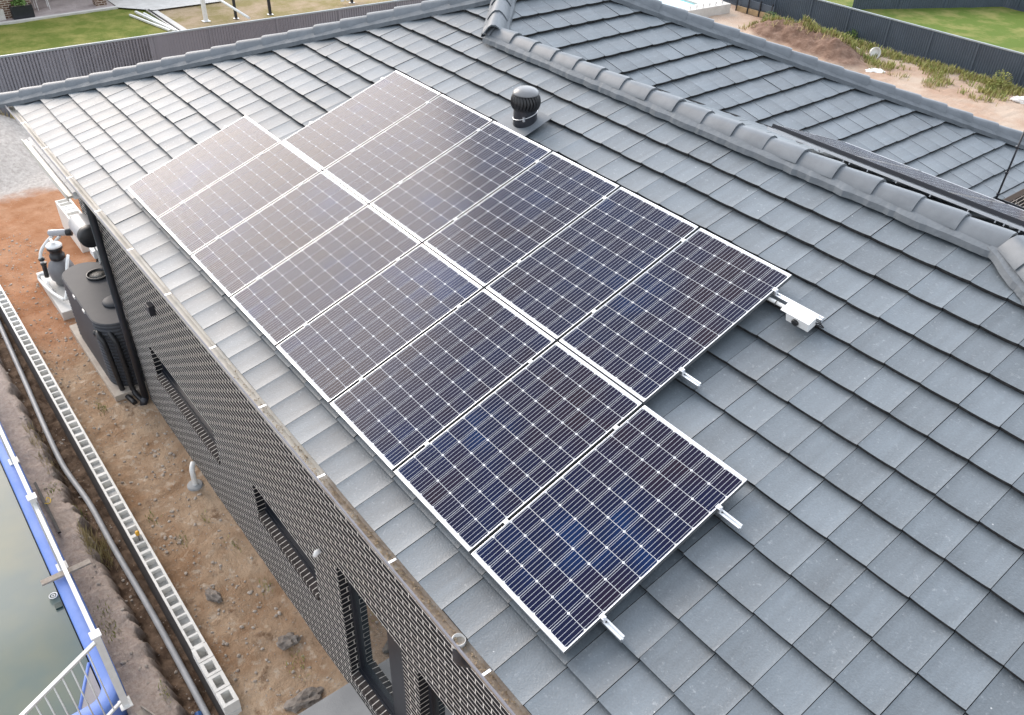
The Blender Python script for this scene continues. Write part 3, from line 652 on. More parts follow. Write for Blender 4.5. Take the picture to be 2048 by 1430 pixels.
xs = frange(-260, -60, 25) + frange(-60, -24, 2.5) + frange(-24, -14, 0.25) + frange(-14, -5, 0.10) + frange(-5, 4.4, 0.045) + frange(4.4, 14, 1.0) + frange(14, 60, 6) + frange(60, 261, 25)
ys = frange(-260, -60, 25) + frange(-60, -4, 4) + frange(-4, -2.5, 0.25) + frange(-2.5, 0.35, 0.045) + frange(0.35, 2.6, 0.15) + frange(2.6, 28, 1.0) + frange(28, 34, 0.15) + frange(34, 60, 3) + frange(60, 261, 25)
bm = NB(); grid = [[bm.verts.new((x, y, ground_h(x, y))) for y in ys] for x in xs]
for i in range(len(xs) - 1):
    for j in range(len(ys) - 1):
        f = bm.faces.new((grid[i][j], grid[i + 1][j], grid[i + 1][j + 1], grid[i][j + 1])); f.smooth = True
def ground_mat():
    m = bpy.data.materials.new('bare_earth'); m.use_nodes = True; t = m.node_tree; b = t.nodes['Principled BSDF']; b.inputs['Roughness'].default_value = 0.95; b.inputs['Specular IOR Level'].default_value = 0.15
    g = t.nodes.new('ShaderNodeNewGeometry'); P = g.outputs['Position']; sx = t.nodes.new('ShaderNodeSeparateXYZ'); t.links.new(P, sx.inputs[0])
    def nz(s, d=6, r=0.6):
        n = t.nodes.new('ShaderNodeTexNoise'); n.inputs['Scale'].default_value = s; n.inputs['Detail'].default_value = d; n.inputs['Roughness'].default_value = r; t.links.new(P, n.inputs['Vector']); return n.outputs['Fac']
    def mr(v, a, bb, c=0.0, d=1.0):
        n = t.nodes.new('ShaderNodeMapRange'); n.inputs[1].default_value = a; n.inputs[2].default_value = bb; n.inputs[3].default_value = c; n.inputs[4].default_value = d; t.links.new(v, n.inputs[0]); return n.outputs[0]
    def mth(op, a, c=None):
        n = t.nodes.new('ShaderNodeMath'); n.operation = op
        for i, v in enumerate((a, c)):
            if v is None: continue
            if isinstance(v, (int, float)): n.inputs[i].default_value = v
            else: t.links.new(v, n.inputs[i])
        return n.outputs[0]
    def mixc(f, a, c):
        n = t.nodes.new('ShaderNodeMix'); n.data_type = 'RGBA'; t.links.new(f, n.inputs[0])
        for i, v in ((6, a), (7, c)):
            if isinstance(v, tuple): n.inputs[i].default_value = (*v, 1)
            else: t.links.new(v, n.inputs[i])
        return n.outputs[2]
    X, Y = sx.outputs[0], sx.outputs[1]
    brown = mixc(mr(nz(1.3), 0.38, 0.62), (0.295, 0.188, 0.115), (0.46, 0.345, 0.245))
    brown = mixc(mr(nz(6.0), 0.55, 0.72), brown, (0.55, 0.46, 0.37))
    brown = mixc(mr(nz(2.6, 5, 0.7), 0.56, 0.70), brown, (0.190, 0.120, 0.075))
    red = mixc(mr(nz(2.2), 0.4, 0.65), (0.33, 0.155, 0.078), (0.42, 0.23, 0.135))
    c = mixc(mr(mth('ADD', X, mth('MULTIPLY', nz(0.8), 4.0)), -6.0, -3.4), red, brown)
    # greyer gritty bank on the pool side of the trench
    bank = mixc(mr(nz(18, 4, 0.7), 0.35, 0.7), (0.37, 0.295, 0.255), (0.50, 0.425, 0.375))
    tr = mixc(mr(nz(5), 0.4, 0.6), (0.085, 0.055, 0.038), (0.20, 0.14, 0.10))
    Z = sx.outputs[2]
    low = mixc(mr(Z, -0.86, -0.66), tr, bank)
    c = mixc(mr(mth('ADD', Y, 0.0), -1.24, -1.14), low, c)
    far_sand = mixc(mr(nz(0.55), 0.4, 0.62), (0.42, 0.29, 0.215), (0.50, 0.40, 0.32))
    c = mixc(mr(Y, 12.0, 13.0), c, far_sand)
    spoil = mixc(mr(nz(3.4, 5, 0.7), 0.4, 0.65), (0.155, 0.095, 0.070), (0.27, 0.18, 0.135))
    hz = mth('MULTIPLY', mr(Z, -0.30, -0.16), mr(Y, 20, 21)); c = mixc(hz, c, spoil)
    grav = mixc(mr(nz(9, 4, 0.7), 0.35, 0.65), (0.38, 0.34, 0.31), (0.56, 0.52, 0.48))
    gm = mth('MULTIPLY', mr(mth('ADD', X, mth('MULTIPLY', nz(1.2), 1.3)), -13.3, -13.9), mr(Y, 6.0, 5.0)); c = mixc(gm, c, grav)
    # grit and pale stone specks
    v = t.nodes.new('ShaderNodeTexVoronoi'); v.inputs['Scale'].default_value = 16; t.links.new(P, v.inputs['Vector'])
    c = mixc(mth('MULTIPLY', mr(v.outputs['Distance'], 0.17, 0.10), mr(nz(3), 0.5, 0.6)), c, (0.48, 0.42, 0.36))
    t.links.new(c, b.inputs['Base Color'])
    bp = t.nodes.new('ShaderNodeBump'); bp.inputs['Strength'].default_value = 0.8; bp.inputs['Distance'].default_value = 0.05; t.links.new(mth('ADD', nz(14, 6, 0.7), mth('MULTIPLY', nz(60, 3), 0.35)), bp.inputs['Height']); t.links.new(bp.outputs[0], b.inputs['Normal'])
    return m
struct('ground', bm, ground_mat())

# neighbour's lawn, patio, path; lawn behind the back fence
M['lawn'] = mat('lawn_grass', (0.115, 0.145, 0.028), 0.95, spec=0.1, noise_scale=1.1, col2=(0.23, 0.22, 0.066), bump=1.0, bump_scale=14, detail=9, thr=(0.42, 0.64))
M['lawn_dry'] = mat('dry_grass', (0.23, 0.19, 0.085), 0.95, spec=0.1, noise_scale=0.9, col2=(0.36, 0.275, 0.19), bump=1.0, bump_scale=14, detail=9, thr=(0.4, 0.62))
M['lawn_far'] = mat('far_lawn', (0.115, 0.165, 0.035), 0.95, spec=0.1, noise_scale=1.0, col2=(0.25, 0.24, 0.085), bump=1.0, bump_scale=14, detail=8, thr=(0.45, 0.68))
M['concrete'] = mat('concrete', (0.60, 0.58, 0.55), 0.8, noise_scale=3, col2=(0.50, 0.48, 0.45), bump=0.15, bump_scale=60)
M['concrete_grey'] = mat('grey_concrete', (0.34, 0.345, 0.35), 0.8, noise_scale=2, col2=(0.27, 0.275, 0.28), bump=0.15, bump_scale=60)
M['deck'] = mat('patio_boards', (0.46, 0.40, 0.385), 0.6, noise_scale=1.2, col2=(0.33, 0.28, 0.27))
def sheet(name, x0, x1, y0, y1, z, m, sub=0.5, amp=0.03, kind='structure'):
    bm = NB(); gx = frange(x0, x1, sub) + [x1]; gy = frange(y0, y1, sub) + [y1]
    g = [[bm.verts.new((x, y, z + amp * fbm(x, y, 7, 3, 1.5))) for y in gy] for x in gx]
    for i in range(len(gx) - 1):
        for j in range(len(gy) - 1): bm.faces.new((g[i][j], g[i + 1][j], g[i + 1][j + 1], g[i][j + 1]))
    return struct(name, bm, m, True, kind)
sheet('lawn', -30.7, -20.2, -14, 9.55, GZ + 0.10, M['lawn'])
sheet('lawn', -60, -20.2, 9.55, 40, GZ + 0.09, M['lawn_dry'])
sheet('lawn', -18, 34, 33.15, 43.6, GZ + 0.12, M['lawn_far'])
bm = NB(); bx(bm, -44, -30.65, -14, 8.4, GZ, GZ + 0.16)
for k in range(90): bx(bm, -40 + k * 0.10, -40 + k * 0.10 + 0.092, -14, 8.38, GZ + .161, GZ + .170)
struct('patio', bm, M['deck'])
bm = NB(); bx(bm, -30.66, -30.45, -14, 8.45, GZ, GZ + 0.175, 0)
quad(bm, [(-30.4, 8.45, GZ + .165), (-29.2, 9.55, GZ + .165), (-29.05, 12.6, GZ + .165), (-36, 12.6, GZ + .165), (-36, 8.4, GZ + .165)])
bx(bm, -29.3, -20.3, 9.48, 9.72, GZ, GZ + 0.13)
struct('path', bm, M['concrete'])

# neighbour's house corner, pier, planter, chair, edging block
t = thing('neighbour_house', 'brown brick neighbour house corner at the top left of the photo', 'house', (-32.5, 2.0, GZ))
bm = NB(); bx(bm, -34.5, -31.0, -2.0, 5.22, GZ + .1, 2.8); bx(bm, -38, -34.4, -2.0, 12.0, GZ + .1, 2.8); obj('wall', bm, M['brick_red'], t)
bm = NB(); bx(bm, -40, -32.6, -2.6, 13.0, 2.75, 2.95); obj('eave', bm, M['concrete'], t)
t = thing('brick_pier', 'brown brick pier standing at the patio edge beyond the fence', 'pier', (-31.2, 7.95, GZ + .17))
bm = NB(); bx(bm, -31.45, -31.0, 7.72, 8.17, GZ + .17, 2.7); obj('pier_body', bm, M['brick_red'], t)
t = thing('planter_box', 'black planter box holding a leafy green plant', 'planter', (-30.9, 4.75, GZ + .17))
bm = NB()
for a in ((-31.05, -31.02, 4.36, 5.18), (-30.75, -30.72, 4.36, 5.18), (-31.02, -30.75, 4.36, 4.39), (-31.02, -30.75, 5.15, 5.18)): bx(bm, *a, GZ + .17, 0.30)
bx(bm, -31.02, -30.75, 4.39, 5.15, GZ + .18, 0.24); obj('box', bm, M['dark_metal'], t)
M['leaf'] = mat('leaf', (0.075, 0.16, 0.03), 0.6, noise_scale=9, col2=(0.14, 0.22, 0.05))
M['leaf_pale'] = mat('weed_leaf', (0.22, 0.27, 0.07), 0.7, noise_scale=2, col2=(0.34, 0.32, 0.10))
M['straw'] = mat('dry_straw', (0.46, 0.37, 0.20), 0.8, noise_scale=2, col2=(0.36, 0.30, 0.14))
def leaves(bm, c, r, n, size, seed, zs=1.0):
    rnd = random.Random(seed)
    for _ in range(n):
        d = Vector((rnd.gauss(0, 1), rnd.gauss(0, 1), abs(rnd.gauss(0, 1)))).normalized() * r * rnd.random() ** 0.5; d.z *= zs
        p = Vector(c) + d; a = Vector((rnd.uniform(-1, 1), rnd.uniform(-1, 1), rnd.uniform(-.3, 1))).normalized(); b = a.cross(Vector((rnd.random(), rnd.random(), rnd.random()))).normalized()
        s = size * rnd.uniform(.6, 1.3); quad(bm, [p - a * s, p + b * s * .45, p + a * s, p - b * s * .45])
def blades(bm, x0, x1, y0, y1, z, n, h, seed, dens=None, wd=0.008):
    rnd = random.Random(seed); k = 0
    while k < n:
        x, y = rnd.uniform(x0, x1), rnd.uniform(y0, y1)
        if dens and rnd.random() > dens(x, y): k += 0.25; continue
        k += 1; hh = h * rnd.uniform(.4, 1.2); a = rnd.uniform(0, 6.28); l = rnd.uniform(.1, .7) * hh; w_ = wd * rnd.uniform(.6, 1.4)
        zz_ = z if z is not None else ground_h(x, y) - .01
        p = Vector((x, y, zz_)); q = Vector((math.cos(a) * l, math.sin(a) * l, hh)); s = Vector((-math.sin(a), math.cos(a), 0)) * w_
        v = [bm.verts.new(c) for c in (p - s, p + s, p + q * .55 + s * .7 + Vector((0, 0, hh * .08)), p + q * .55 - s * .7 + Vector((0, 0, hh * .08)), p + q)]
        bm.faces.new(v[:4]); bm.faces.new((v[3], v[2], v[4]))
bm = NB(); leaves(bm, (-30.9, 4.75, 0.34), 0.30, 240, 0.07, 3); obj('plant', bm, M['leaf'], t)
t = thing('patio_chair', 'pale metal patio chair seen from behind on the boards', 'chair', (-31.9, 5.75, GZ + .17))
bm = NB()
cw = M['pvc']
for sx_, sy_ in ((-31.55, 5.51), (-31.53, 5.97), (-32.0, 5.5), (-32.0, 6.0)):
    b2 = NB(); tube(b2, curve_pts([(sx_ + .04, sy_, GZ + .18), (sx_, sy_, 0.05), (sx_ - .02, sy_ * .98 + .12, 0.26)], 5), 0.016, 6); obj('leg', b2, cw, t)
box(bm, (-31.78, 5.75, 0.28), (0.46, 0.44, 0.03), None, 0, .01); obj('seat', bm, cw, t)
bm = NB(); box(bm, (-32.02, 5.75, 0.55), (0.03, 0.44, 0.48), None, 0, .01); obj('backrest', bm, cw, t)
t = thing('stone_slab', 'pale stone slab leaning on the brown brick wall by the planter', 'slab', (-30.8, 3.95, GZ + .17))
bm = NB(); box(bm, (-30.88, 3.95, 0.03), (0.08, 0.30, 0.42), Matrix.Translation((0, 0, 0)), 0, .01); obj('slab_body', bm, M['concrete'], t)
# planks and tubes on the lawn
for i, (a, b, m_, r_, lab) in enumerate([((-29.03, 8.48), (-26.0, 9.06), 'pvc', .07, 'leftmost white pole lying on the green lawn'), ((-29.34, 8.83), (-25.8, 9.22), 'pvc', .085, 'thickest white pole lying in the middle of the lawn poles'),
                                   ((-28.98, 9.05), (-25.8, 9.25), 'pvc', .06, 'shorter white pole lying right of the thick one'), ((-29.48, 9.30), (-25.6, 9.29), 'alu', .05, 'dull grey metal pole lying on the lawn'), ((-29.4, 9.40), (-25.6, 9.40), 'dark_metal', .045, 'dark metal pole lying against the concrete strip')]):
    t = thing('metal_pole', lab, 'pole', ((a[0] + b[0]) / 2, (a[1] + b[1]) / 2, GZ + .1), 'poles lying on the lawn')
    bm = NB(); d = Vector((b[0] - a[0], b[1] - a[1], 0)); L_ = d.length
    Mx = Matrix.Translation(((a[0] + b[0]) / 2, (a[1] + b[1]) / 2, GZ + .16)) @ Matrix.Rotation(math.atan2(d.y, d.x), 4, 'Z')
    for yy in (-r_ / 2, r_ / 2): box(bm, (0, yy, 0), (L_, 0.012, r_), Mx)
    box(bm, (0, 0, r_ / 2 - .006), (L_, r_ - .012, 0.012), Mx); obj('pole_body', bm, M[m_], t)
# posts standing beyond the left fence
for x, y, r_, m_, h, lab in ((-26.7, 10.85, .075, 'pvc', 2.9, 'broad white post standing beyond the left fence'), (-26.4, 12.05, .05, 'dark_metal', 2.9, 'grey steel post beside the white slanting brace'), (-26.2, 13.52, .055, 'dark_metal', 2.9, 'grey steel post standing alone in dry grass'), (-26.0, 17.42, .055, 'dark_metal', 2.9, 'grey steel post near the stacked white panels')):
    t = thing('steel_post', lab, 'post', (x, y, GZ), 'posts beyond the left fence')
    bm = NB(); box(bm, (x, y, GZ + h / 2), (r_ * 2, r_ * 2, h), None, 0, .008); obj('post_body', bm, M[m_], t)
    bm = NB(); box(bm, (x, y, GZ + .106), (r_ * 4, r_ * 4, .012)); obj('base_plate', bm, M['alu'], t)
t = thing('brace', 'long white brace slanting down beyond the left fence', 'brace', (-25.9, 11.9, GZ))
bm = NB(); tube(bm, [(-21.6, 10.66, 1.08), (-28.6, 11.6, 0.55), (-29.2, 11.6, 0.5)], 0.05, 10); obj('brace_tube', bm, M['pvc'], t)
for i in range(4):
    t = thing('pale_board', ['leftmost', 'second', 'third', 'rightmost'][i] + ' of the white boards leaning beyond the left fence', 'board', (-26.0, 17.0 + i * .25, GZ), 'white boards beyond the left fence')
    bm = NB(); box(bm, (-26.05, 16.98 + i * .27, .35), (.05, .17, 1.0), None, 0, .01); obj('panel_sheet', bm, M['pvc'], t)

# ------------------------------------------------------------------ fences
M['fence'] = mat('fence_steel', (0.225, 0.225, 0.25), 0.5, noise_scale=1.5, col2=(0.205, 0.205, 0.23))
M['fence_dark'] = mat('fence_steel_blue', (0.078, 0.100, 0.130), 0.5, noise_scale=1.5, noise_amt=0.15)
M['fence_rail'] = mat('fence_rail', (0.30, 0.34, 0.36), 0.45, noise_scale=2, noise_amt=0.15)
def fence(name, label, p0, p1, posts, z0, h, m, rail_m, rib=0.095, plinth=0):
    """posts: distances along p0->p1"""
    p0, p1 = Vector((*p0, 0)), Vector((*p1, 0)); d = p1 - p0; L_ = d.length; d.normalize(); n = Vector((d.y, -d.x, 0))
    t = thing(name, label, 'fence', (p0.x, p0.y, z0))
    cuts = [0] + list(posts) + [L_]
    for a, b in zip(cuts, cuts[1:]):
        bm = NB(); k = max(1, int(round((b - a) / rib))); prof = []
        for i in range(k):
            for s, o in ((0, 0), (.30, 0), (.42, .020), (.78, .020), (.90, 0)): prof.append((a + (i + s) * (b - a) / k, o))
        prof.append((b, 0))
        lo = [bm.verts.new(p0 + d * s + n * o + Vector((0, 0, z0 + 0.08))) for s, o in prof]; hi = [bm.verts.new(p0 + d * s + n * o + Vector((0, 0, z0 + h - 0.03))) for s, o in prof]
        for i in range(len(prof) - 1): bm.faces.new((lo[i], lo[i + 1], hi[i + 1], hi[i]))
        obj('infill_sheet', bm, m, t)
    Mx = Matrix.Translation(p0) @ Matrix.Rotation(math.atan2(d.y, d.x), 4, 'Z')
    for i, a in enumerate(posts):
        bm = NB(); box(bm, (a, -0.01, z0 + h / 2 - .02), (0.055, 0.075, h - 0.02), Mx); obj('post', bm, m, t)
    bm = NB(); box(bm, (L_ / 2, 0, z0 + h), (L_, 0.075, 0.055), Mx, 0, .006); obj('top_rail', bm, rail_m, t)
    bm = NB(); box(bm, (L_ / 2, 0, z0 + 0.03), (L_, 0.05, 0.16), Mx); obj('bottom_rail', bm, m, t)
fence('steel_fence', 'long grey steel fence between the yard and the neighbour\'s green lawn', (-20.5, -9.9), (-18.4, 21.5), [9.0 + 2.39 * (i - 0) - 7.17 + 11.58 - 0.0 for i in range(-1, 6)] + [4.0, 1.6], GZ, 2.0, M['fence'], M['fence_rail'])
fence('steel_fence', 'dark blue-grey steel fence behind the spoil heaps', (-17.2, 32.75), (12, 32.95), [1.1 + 1.905 * i for i in range(15)], GZ, 1.19, M['fence_dark'], M['fence_rail'], 0.10)
fence('steel_fence', 'farthest dark steel fence closing the far lawn', (-14, 43.8), (20, 43.8), [2.4 * i + 1 for i in range(13)], GZ, 1.3, M['fence_dark'], M['fence_dark'], 0.12)
fence('steel_fence', 'dark side fence meeting the far lawn at the top', (-12.6, 36.6), (-8.8, 43.6), [2.4, 4.8], GZ, 1.3, M['fence_dark'], M['fence_dark'], 0.12)

# second pool, its wall and the sleeper wall at the top right
M['water_blue'] = mat('pool_water_blue', (0.16, 0.50, 0.56), 0.08, coat=0.6, noise_scale=1.2, col2=(0.22, 0.58, 0.63))
bm = NB(); quad(bm, [(-24.0, 23.0, 0.0), (-16.9, 23.0, 0.0), (-16.48, 30.14, 0.0), (-24, 30.6, 0.0)]); struct('water', bm, M['water_blue'])
t = thing('swimming_pool', 'white-edged swimming pool with turquoise water at the top right', 'pool', (-18, 30, GZ))
bm = NB()
for pts in ([(-16.15, 23.0), (-16.9, 23.0), (-16.48, 30.14), (-15.66, 31.45), (-15.88, 28.9)], [(-16.48, 30.14), (-24, 30.6), (-24, 32.1), (-15.66, 31.45)], [(-16.2, 22.4), (-24.6, 22.4), (-24.6, 23.0), (-16.15, 23.0)]):
    lo = [bm.verts.new((*p, -.9)) for p in pts]; hi = [bm.verts.new((*p, 0.06)) for p in pts]; bm.faces.new(hi)
    for i in range(len(pts)): bm.faces.new((lo[i], lo[(i + 1) % len(pts)], hi[(i + 1) % len(pts)], hi[i]))
bmesh.ops.recalc_face_normals(bm, faces=bm.faces)
obj('coping', bm, M['concrete'], t)
for i in range(6):
    bm = NB(); box(bm, (-15.98 + .03 * i, 29.0 + i * .40, .14), (.04, .04, .17)); obj('spigot', bm, M['alu'], t)
t = thing('sleeper_wall', 'low wall of yellow sleepers under the dark fence', 'wall', (-15, 32.2, GZ))
bm = NB()
for i in range(3): box(bm, (-15.45 + i * .62, 32.06 + i * .06, GZ + .12), (.56, .09, .22))
obj('sleeper', bm, mat('sleeper_wood', (0.42, 0.30, 0.17), 0.8, noise_scale=4, noise_amt=0.3), t)
for i in range(4):
    bm = NB(); box(bm, (-15.76 + i * .62, 32.02 + i * .06, GZ + .3), (.05, .06, .75)); obj('post', bm, M['dark_metal'], t)
bm = NB(); box(bm, (-14.85, 32.2, GZ + .43), (2.1, .05, .28), Matrix.Identity(4)); obj('rail', bm, M['fence_dark'], t)

# weeds along the back fence (uncountable), bushes, debris
def dn(x, y): return max(0, 0.10 + 1.0 * fbm(x, y, 2, 3, 0.9) + 0.75 * sstep(31.3, 32.5, y) - 0.3 * sstep(-3.2, -1.5, x))
bm = NB(); blades(bm, -13.9, -1.2, 30.2, 32.6, None, 9000, 0.22, 5, dn, 0.020); struct('weeds', bm, M['leaf_pale'], kind='stuff')
bm = NB(); blades(bm, -13.9, -1.0, 29.8, 32.65, None, 6000, 0.20, 6, dn, 0.016); struct('dry_grass', bm, M['straw'], kind='stuff')
bm = NB(); blades(bm, -20.1, -19.2, 0.4, 2.4, None, 200, 0.2, 8, None, 0.015); struct('weeds', bm, M['straw'], kind='stuff')
for c, r, n, lab in (((-3.15, 32.05, GZ), .46, 520, 'round green bush against the dark fence at the right'), ((-9.9, 32.55, GZ), .30, 260, 'small dark green bush by the fence behind the spoil heaps'), ((-13.3, 31.3, GZ), .42, 420, 'spreading green weed clump left of the spoil heaps')):
    t = thing('bush', lab, 'bush', c)
    bm = NB(); leaves(bm, (c[0], c[1], c[2] + .12), r, n, .045, int(n), 1.3); obj('foliage', bm, M['leaf'] if n != 520 else M['leaf_pale'], t)
    bm = NB()
    for k in range(7): tube(bm, [(c[0], c[1], c[2] - .05), (c[0] + r * .7 * math.cos(k * 2.1), c[1] + r * .7 * math.sin(k * 2.1), c[2] + r * (.8 + .1 * k))], [.010, .004], 5)
    obj('stems', bm, M['straw'], t)
def rock(name, label, cat, c, s, m, seed, group=None, rot=0.0, zs=.6):
    bm = NB(); bmesh.ops.create_icosphere(bm, subdivisions=3, radius=1)
    for v in bm.verts:
        d = v.co.normalized(); k = 1 + .45 * noise.fractal(d * 1.7 + Vector((seed * 3.1, 0, 0)), .6, 2, 4); v.co = Vector((d.x * s[0], d.y * s[1], d.z * s[2])) * k
    bmesh.ops.rotate(bm, verts=bm.verts, matrix=Matrix.Rotation(rot, 3, 'Z')); bmesh.ops.translate(bm, verts=bm.verts, vec=Vector(c))
    o = obj(name, bm, m); tag(o, label, cat, group); return o
M['rock'] = mat('stone', (0.30, 0.265, 0.235), 0.9, noise_scale=9, col2=(0.17, 0.145, 0.125), bump=.6, bump_scale=40)
M['rock_pale'] = mat('pale_stone', (0.45, 0.40, 0.35), 0.9, noise_scale=9, col2=(0.32, 0.27, 0.23), bump=.4, bump_scale=40)
t = thing('broken_bucket', 'broken white pot lying on its side among the weeds', 'pot', (-8.05, 31.35, GZ))
bm = NB(); lathe(bm, [(0.20, 0), (0.23, 0.16), (0.21, 0.16), (0.18, .02)], (0, 0, 0), 16, M=Matrix.Translation((-8.05, 31.35, GZ + .18)) @ Matrix.Rotation(R(75), 4, 'Y') @ Matrix.Rotation(R(30), 4, 'X')); obj('pot_shell', bm, M['pvc'], t)
bm = NB(); tube(bm, [(-8.3, 31.2, GZ + .06), (-9.1, 30.6, GZ + .10)], .03, 8); obj('handle', bm, M['leaf'], t)
rock('sandbag', 'white sack lying on bare earth at the right edge', 'sack', (-1.85, 31.3, GZ + .08), (.38, .16, .12), M['white_plastic'], 4, rot=.2)
for i, (x, y, sx_) in enumerate(((-7.4, 29.6, .42), (-6.95, 29.95, .34))):
    rock('cement_spill', ['larger white cement spill on bare earth beyond the roof', 'smaller white cement spill beside the larger one'][i], 'spill', (x, y, GZ + .0), (sx_, .22, .05), M['pvc'], 9 + i, rot=.3)
t = thing('timber_plank', 'thin pale plank lying in the weeds behind the spoil heap', 'plank', (-9.4, 31.9, GZ)); bm = NB(); box(bm, (0, 0, 0), (1.2, .07, .03), Matrix.Translation((-9.3, 31.75, GZ + .12)) @ Matrix.Rotation(-.45, 4, 'Z') @ Matrix.Rotation(.05, 4, 'Y')); obj('plank_board', bm, M['rock_pale'], t)
bm = NB(); bx(bm, -2, 9, 20.5, 23.6, GZ - .05, GZ + .07); struct('path', bm, M['concrete'])

# ------------------------------------------------------------------ side yard: block wall
BT, BY0, BY1 = -0.10, -1.235, -1.03           # top of wall, near (pool side) and house side faces
M['block'] = mat('white_block', (0.76, 0.75, 0.72), 0.85, noise_scale=5, col2=(0.64, 0.63, 0.60), bump=.25, bump_scale=80)
M['grout'] = mat('core_grout', (0.50, 0.495, 0.48), 0.9, noise_scale=7, col2=(0.38, 0.375, 0.36), bump=.5, bump_scale=30)
M['tanking'] = mat('black_tanking', (0.030, 0.027, 0.026), 0.7, noise_scale=6, col2=(0.055, 0.048, 0.045))
random.seed(11)
rw = thing('retaining_wall', 'long low hollow block wall with open cells and a black coated side', 'wall', (-4, -1.13, -1.0))
CL = 0.2085; x0b, nb_ = -13.2, 74
bm = NB(); zt, zb = BT, BT - .145; L1 = x0b + nb_ * CL
wsh = 0.034
bx(bm, x0b, L1, BY0, BY0 + wsh, zb, zt, 0); bx(bm, x0b, L1, BY1 - wsh, BY1, zb, zt, 0)
for i in range(nb_ + 1):
    wd = .032 if i % 2 else .058
    wd += random.uniform(-.004, .004)
    bx(bm, x0b + i * CL - wd / 2, x0b + i * CL + wd / 2, BY0 + wsh, BY1 - wsh, zb, zt - (.002 if i % 2 else .004), 0)
obj('top_course', bm, M['block'], rw)
bm = NB(); bx(bm, x0b, L1, BY0 + .003, BY1 - .003, -1.25, zb - .002); obj('lower_courses', bm, M['block'], rw)
bm = NB()
for i in range(nb_):
    d = random.uniform(.045, .12); xx = x0b + i * CL
    quad(bm, [(xx + .015, BY0 + .03, zt - d), (xx + CL - .015, BY0 + .03, zt - d - random.uniform(-.03, .02)), (xx + CL - .015, BY1 - .03, zt - d - random.uniform(-.02, .03)), (xx + .015, BY1 - .03, zt - d)])
obj('core_fill', bm, M['grout'], rw)
bm = NB(); bx(bm, x0b, L1, BY0 - .006, BY0 - .001, -1.2, zt - .012); obj('waterproofing', bm, M['tanking'], rw)
x = L1 + .008
for i in range(4):
    labs = ['first loose grey block past the end of the long block wall', 'second loose grey block along the block wall\'s near end', 'third loose grey block along the block wall\'s near end', 'last loose grey block at the bottom edge']
    bm = NB(); w2 = .39 / 2 * 1.35
    z0_, z1_ = BT - .19, BT - .002
    ex = .045
    bx(bm, x, x + w2, BY0 - .004, BY0 + ex, z0_, z1_); bx(bm, x, x + w2, BY1 - ex, BY1 + .004, z0_, z1_); bx(bm, x, x + ex, BY0 + ex, BY1 - ex, z0_, z1_); bx(bm, x + w2 - ex, x + w2, BY0 + ex, BY1 - ex, z0_, z1_)
    o = obj('concrete_block', bm, M['block']); tag(o, labs[i], 'block', 'loose blocks ending the block wall'); x += w2 + .012
bm = NB(); bx(bm, L1, x, BY0 + .003, BY1 - .003, -1.25, BT - .194); obj('lower_courses', bm, M['block'], rw)
bm = NB(); bx(bm, L1, x, BY0 - .006, BY0 - .001, -1.2, BT - .2); obj('waterproofing', bm, M['tanking'], rw)
t = thing('rebar_cap', 'yellow cap on a steel bar in a block cell', 'cap', (-.22, -1.11, BT - .1))
bm = NB(); lathe(bm, [(.030, 0), (.034, .05), (.026, .075), (.008, .082)], (-.22, -1.11, BT + .03), 14); obj('cap_body', bm, mat('yellow_plastic', (0.80, 0.42, 0.03), 0.4, noise_scale=9, noise_amt=.15), t)
bm = NB(); tube(bm, [(-.22, -1.11, BT - .16), (-.22, -1.11, BT + .04)], .010, 8); obj('bar', bm, M['rock'], t)

# grey drain hose in the trench
hp = [(-9.6, -1.33, -.83), (-8.67, -1.36, -.82), (-6.39, -1.44, -.84), (-4.62, -1.51, -.82), (-3.4, -1.53, -.84), (-2.18, -1.44, -.83), (-.99, -1.43, -.84), (.57, -1.39, -.83), (1.7, -1.38, -.84), (2.9, -1.385, -.82), (4.2, -1.40, -.8)]
t = thing('drain_hose', 'long grey hose lying in the trench beside the black wall face', 'hose', (-2, -1.4, -.85))
bm = NB(); tube(bm, curve_pts(hp, 10), .048, 12); obj('hose_tube', bm, mat('grey_hose', (0.42, 0.43, 0.45), 0.5, noise_scale=4, noise_amt=.2), t)
bm = NB(); tube(bm, [(2.72, -1.47, -.80), (2.95, -1.52, -.79)], .05, 12); o = obj('blue_pipe', bm, mat('blue_pipe', (0.02, 0.09, 0.28), .4, noise_scale=6, noise_amt=.2)); tag(o, 'short blue pipe stub beside the grey hose at the bottom edge', 'pipe')

# ------------------------------------------------------------------ near pool with fence
M['blue_liner'] = mat('blue_rim', (0.13, 0.235, 0.62), 0.6, noise_scale=2.5, col2=(0.19, 0.29, 0.66))
def pool_water():
    m = mat('pool_water', (0.125, 0.165, 0.160), 0.12, spec=.2, noise_scale=0.75, col2=(0.185, 0.20, 0.155), detail=3, thr=(.35, .68)); return m
pl = thing('swimming_pool', 'half-filled pool with a blue rim and murky grey-green water', 'pool', (-3, -5, -1.2))
RZ = -.20
def rim(y, x0, x1):
    pass
bm = NB(); yo, yi = -2.145, -2.392
sec = [(yo + .0, RZ - .55), (yo, RZ - .02), (yo - .03, RZ + .004), (yi + .03, RZ + .004), (yi, RZ - .03), (yi - .01, RZ - .75)]
path = [(-16.0, 0)] + [(x, 0) for x in (-8, -4, 0, 1.9)]
rows = [[(x, y, z) for y, z in sec] for x, _ in path]
cxr, cyr = 2.12, -2.55                       # corner turning towards -Y
for k in range(1, 9):
    a = math.pi / 2 * (1 - k / 8); row = []
    for y, z in sec:
        r = (y - (yo - .42)) if True else 0
        ro = max(.02, y + 2.60)
        row.append((1.93 + ro * math.cos(a) * 1.0, -2.60 + ro * math.sin(a), z))
    rows.append(row)
rows.append([(p[0], -9.0, p[2]) for p in rows[-1]])
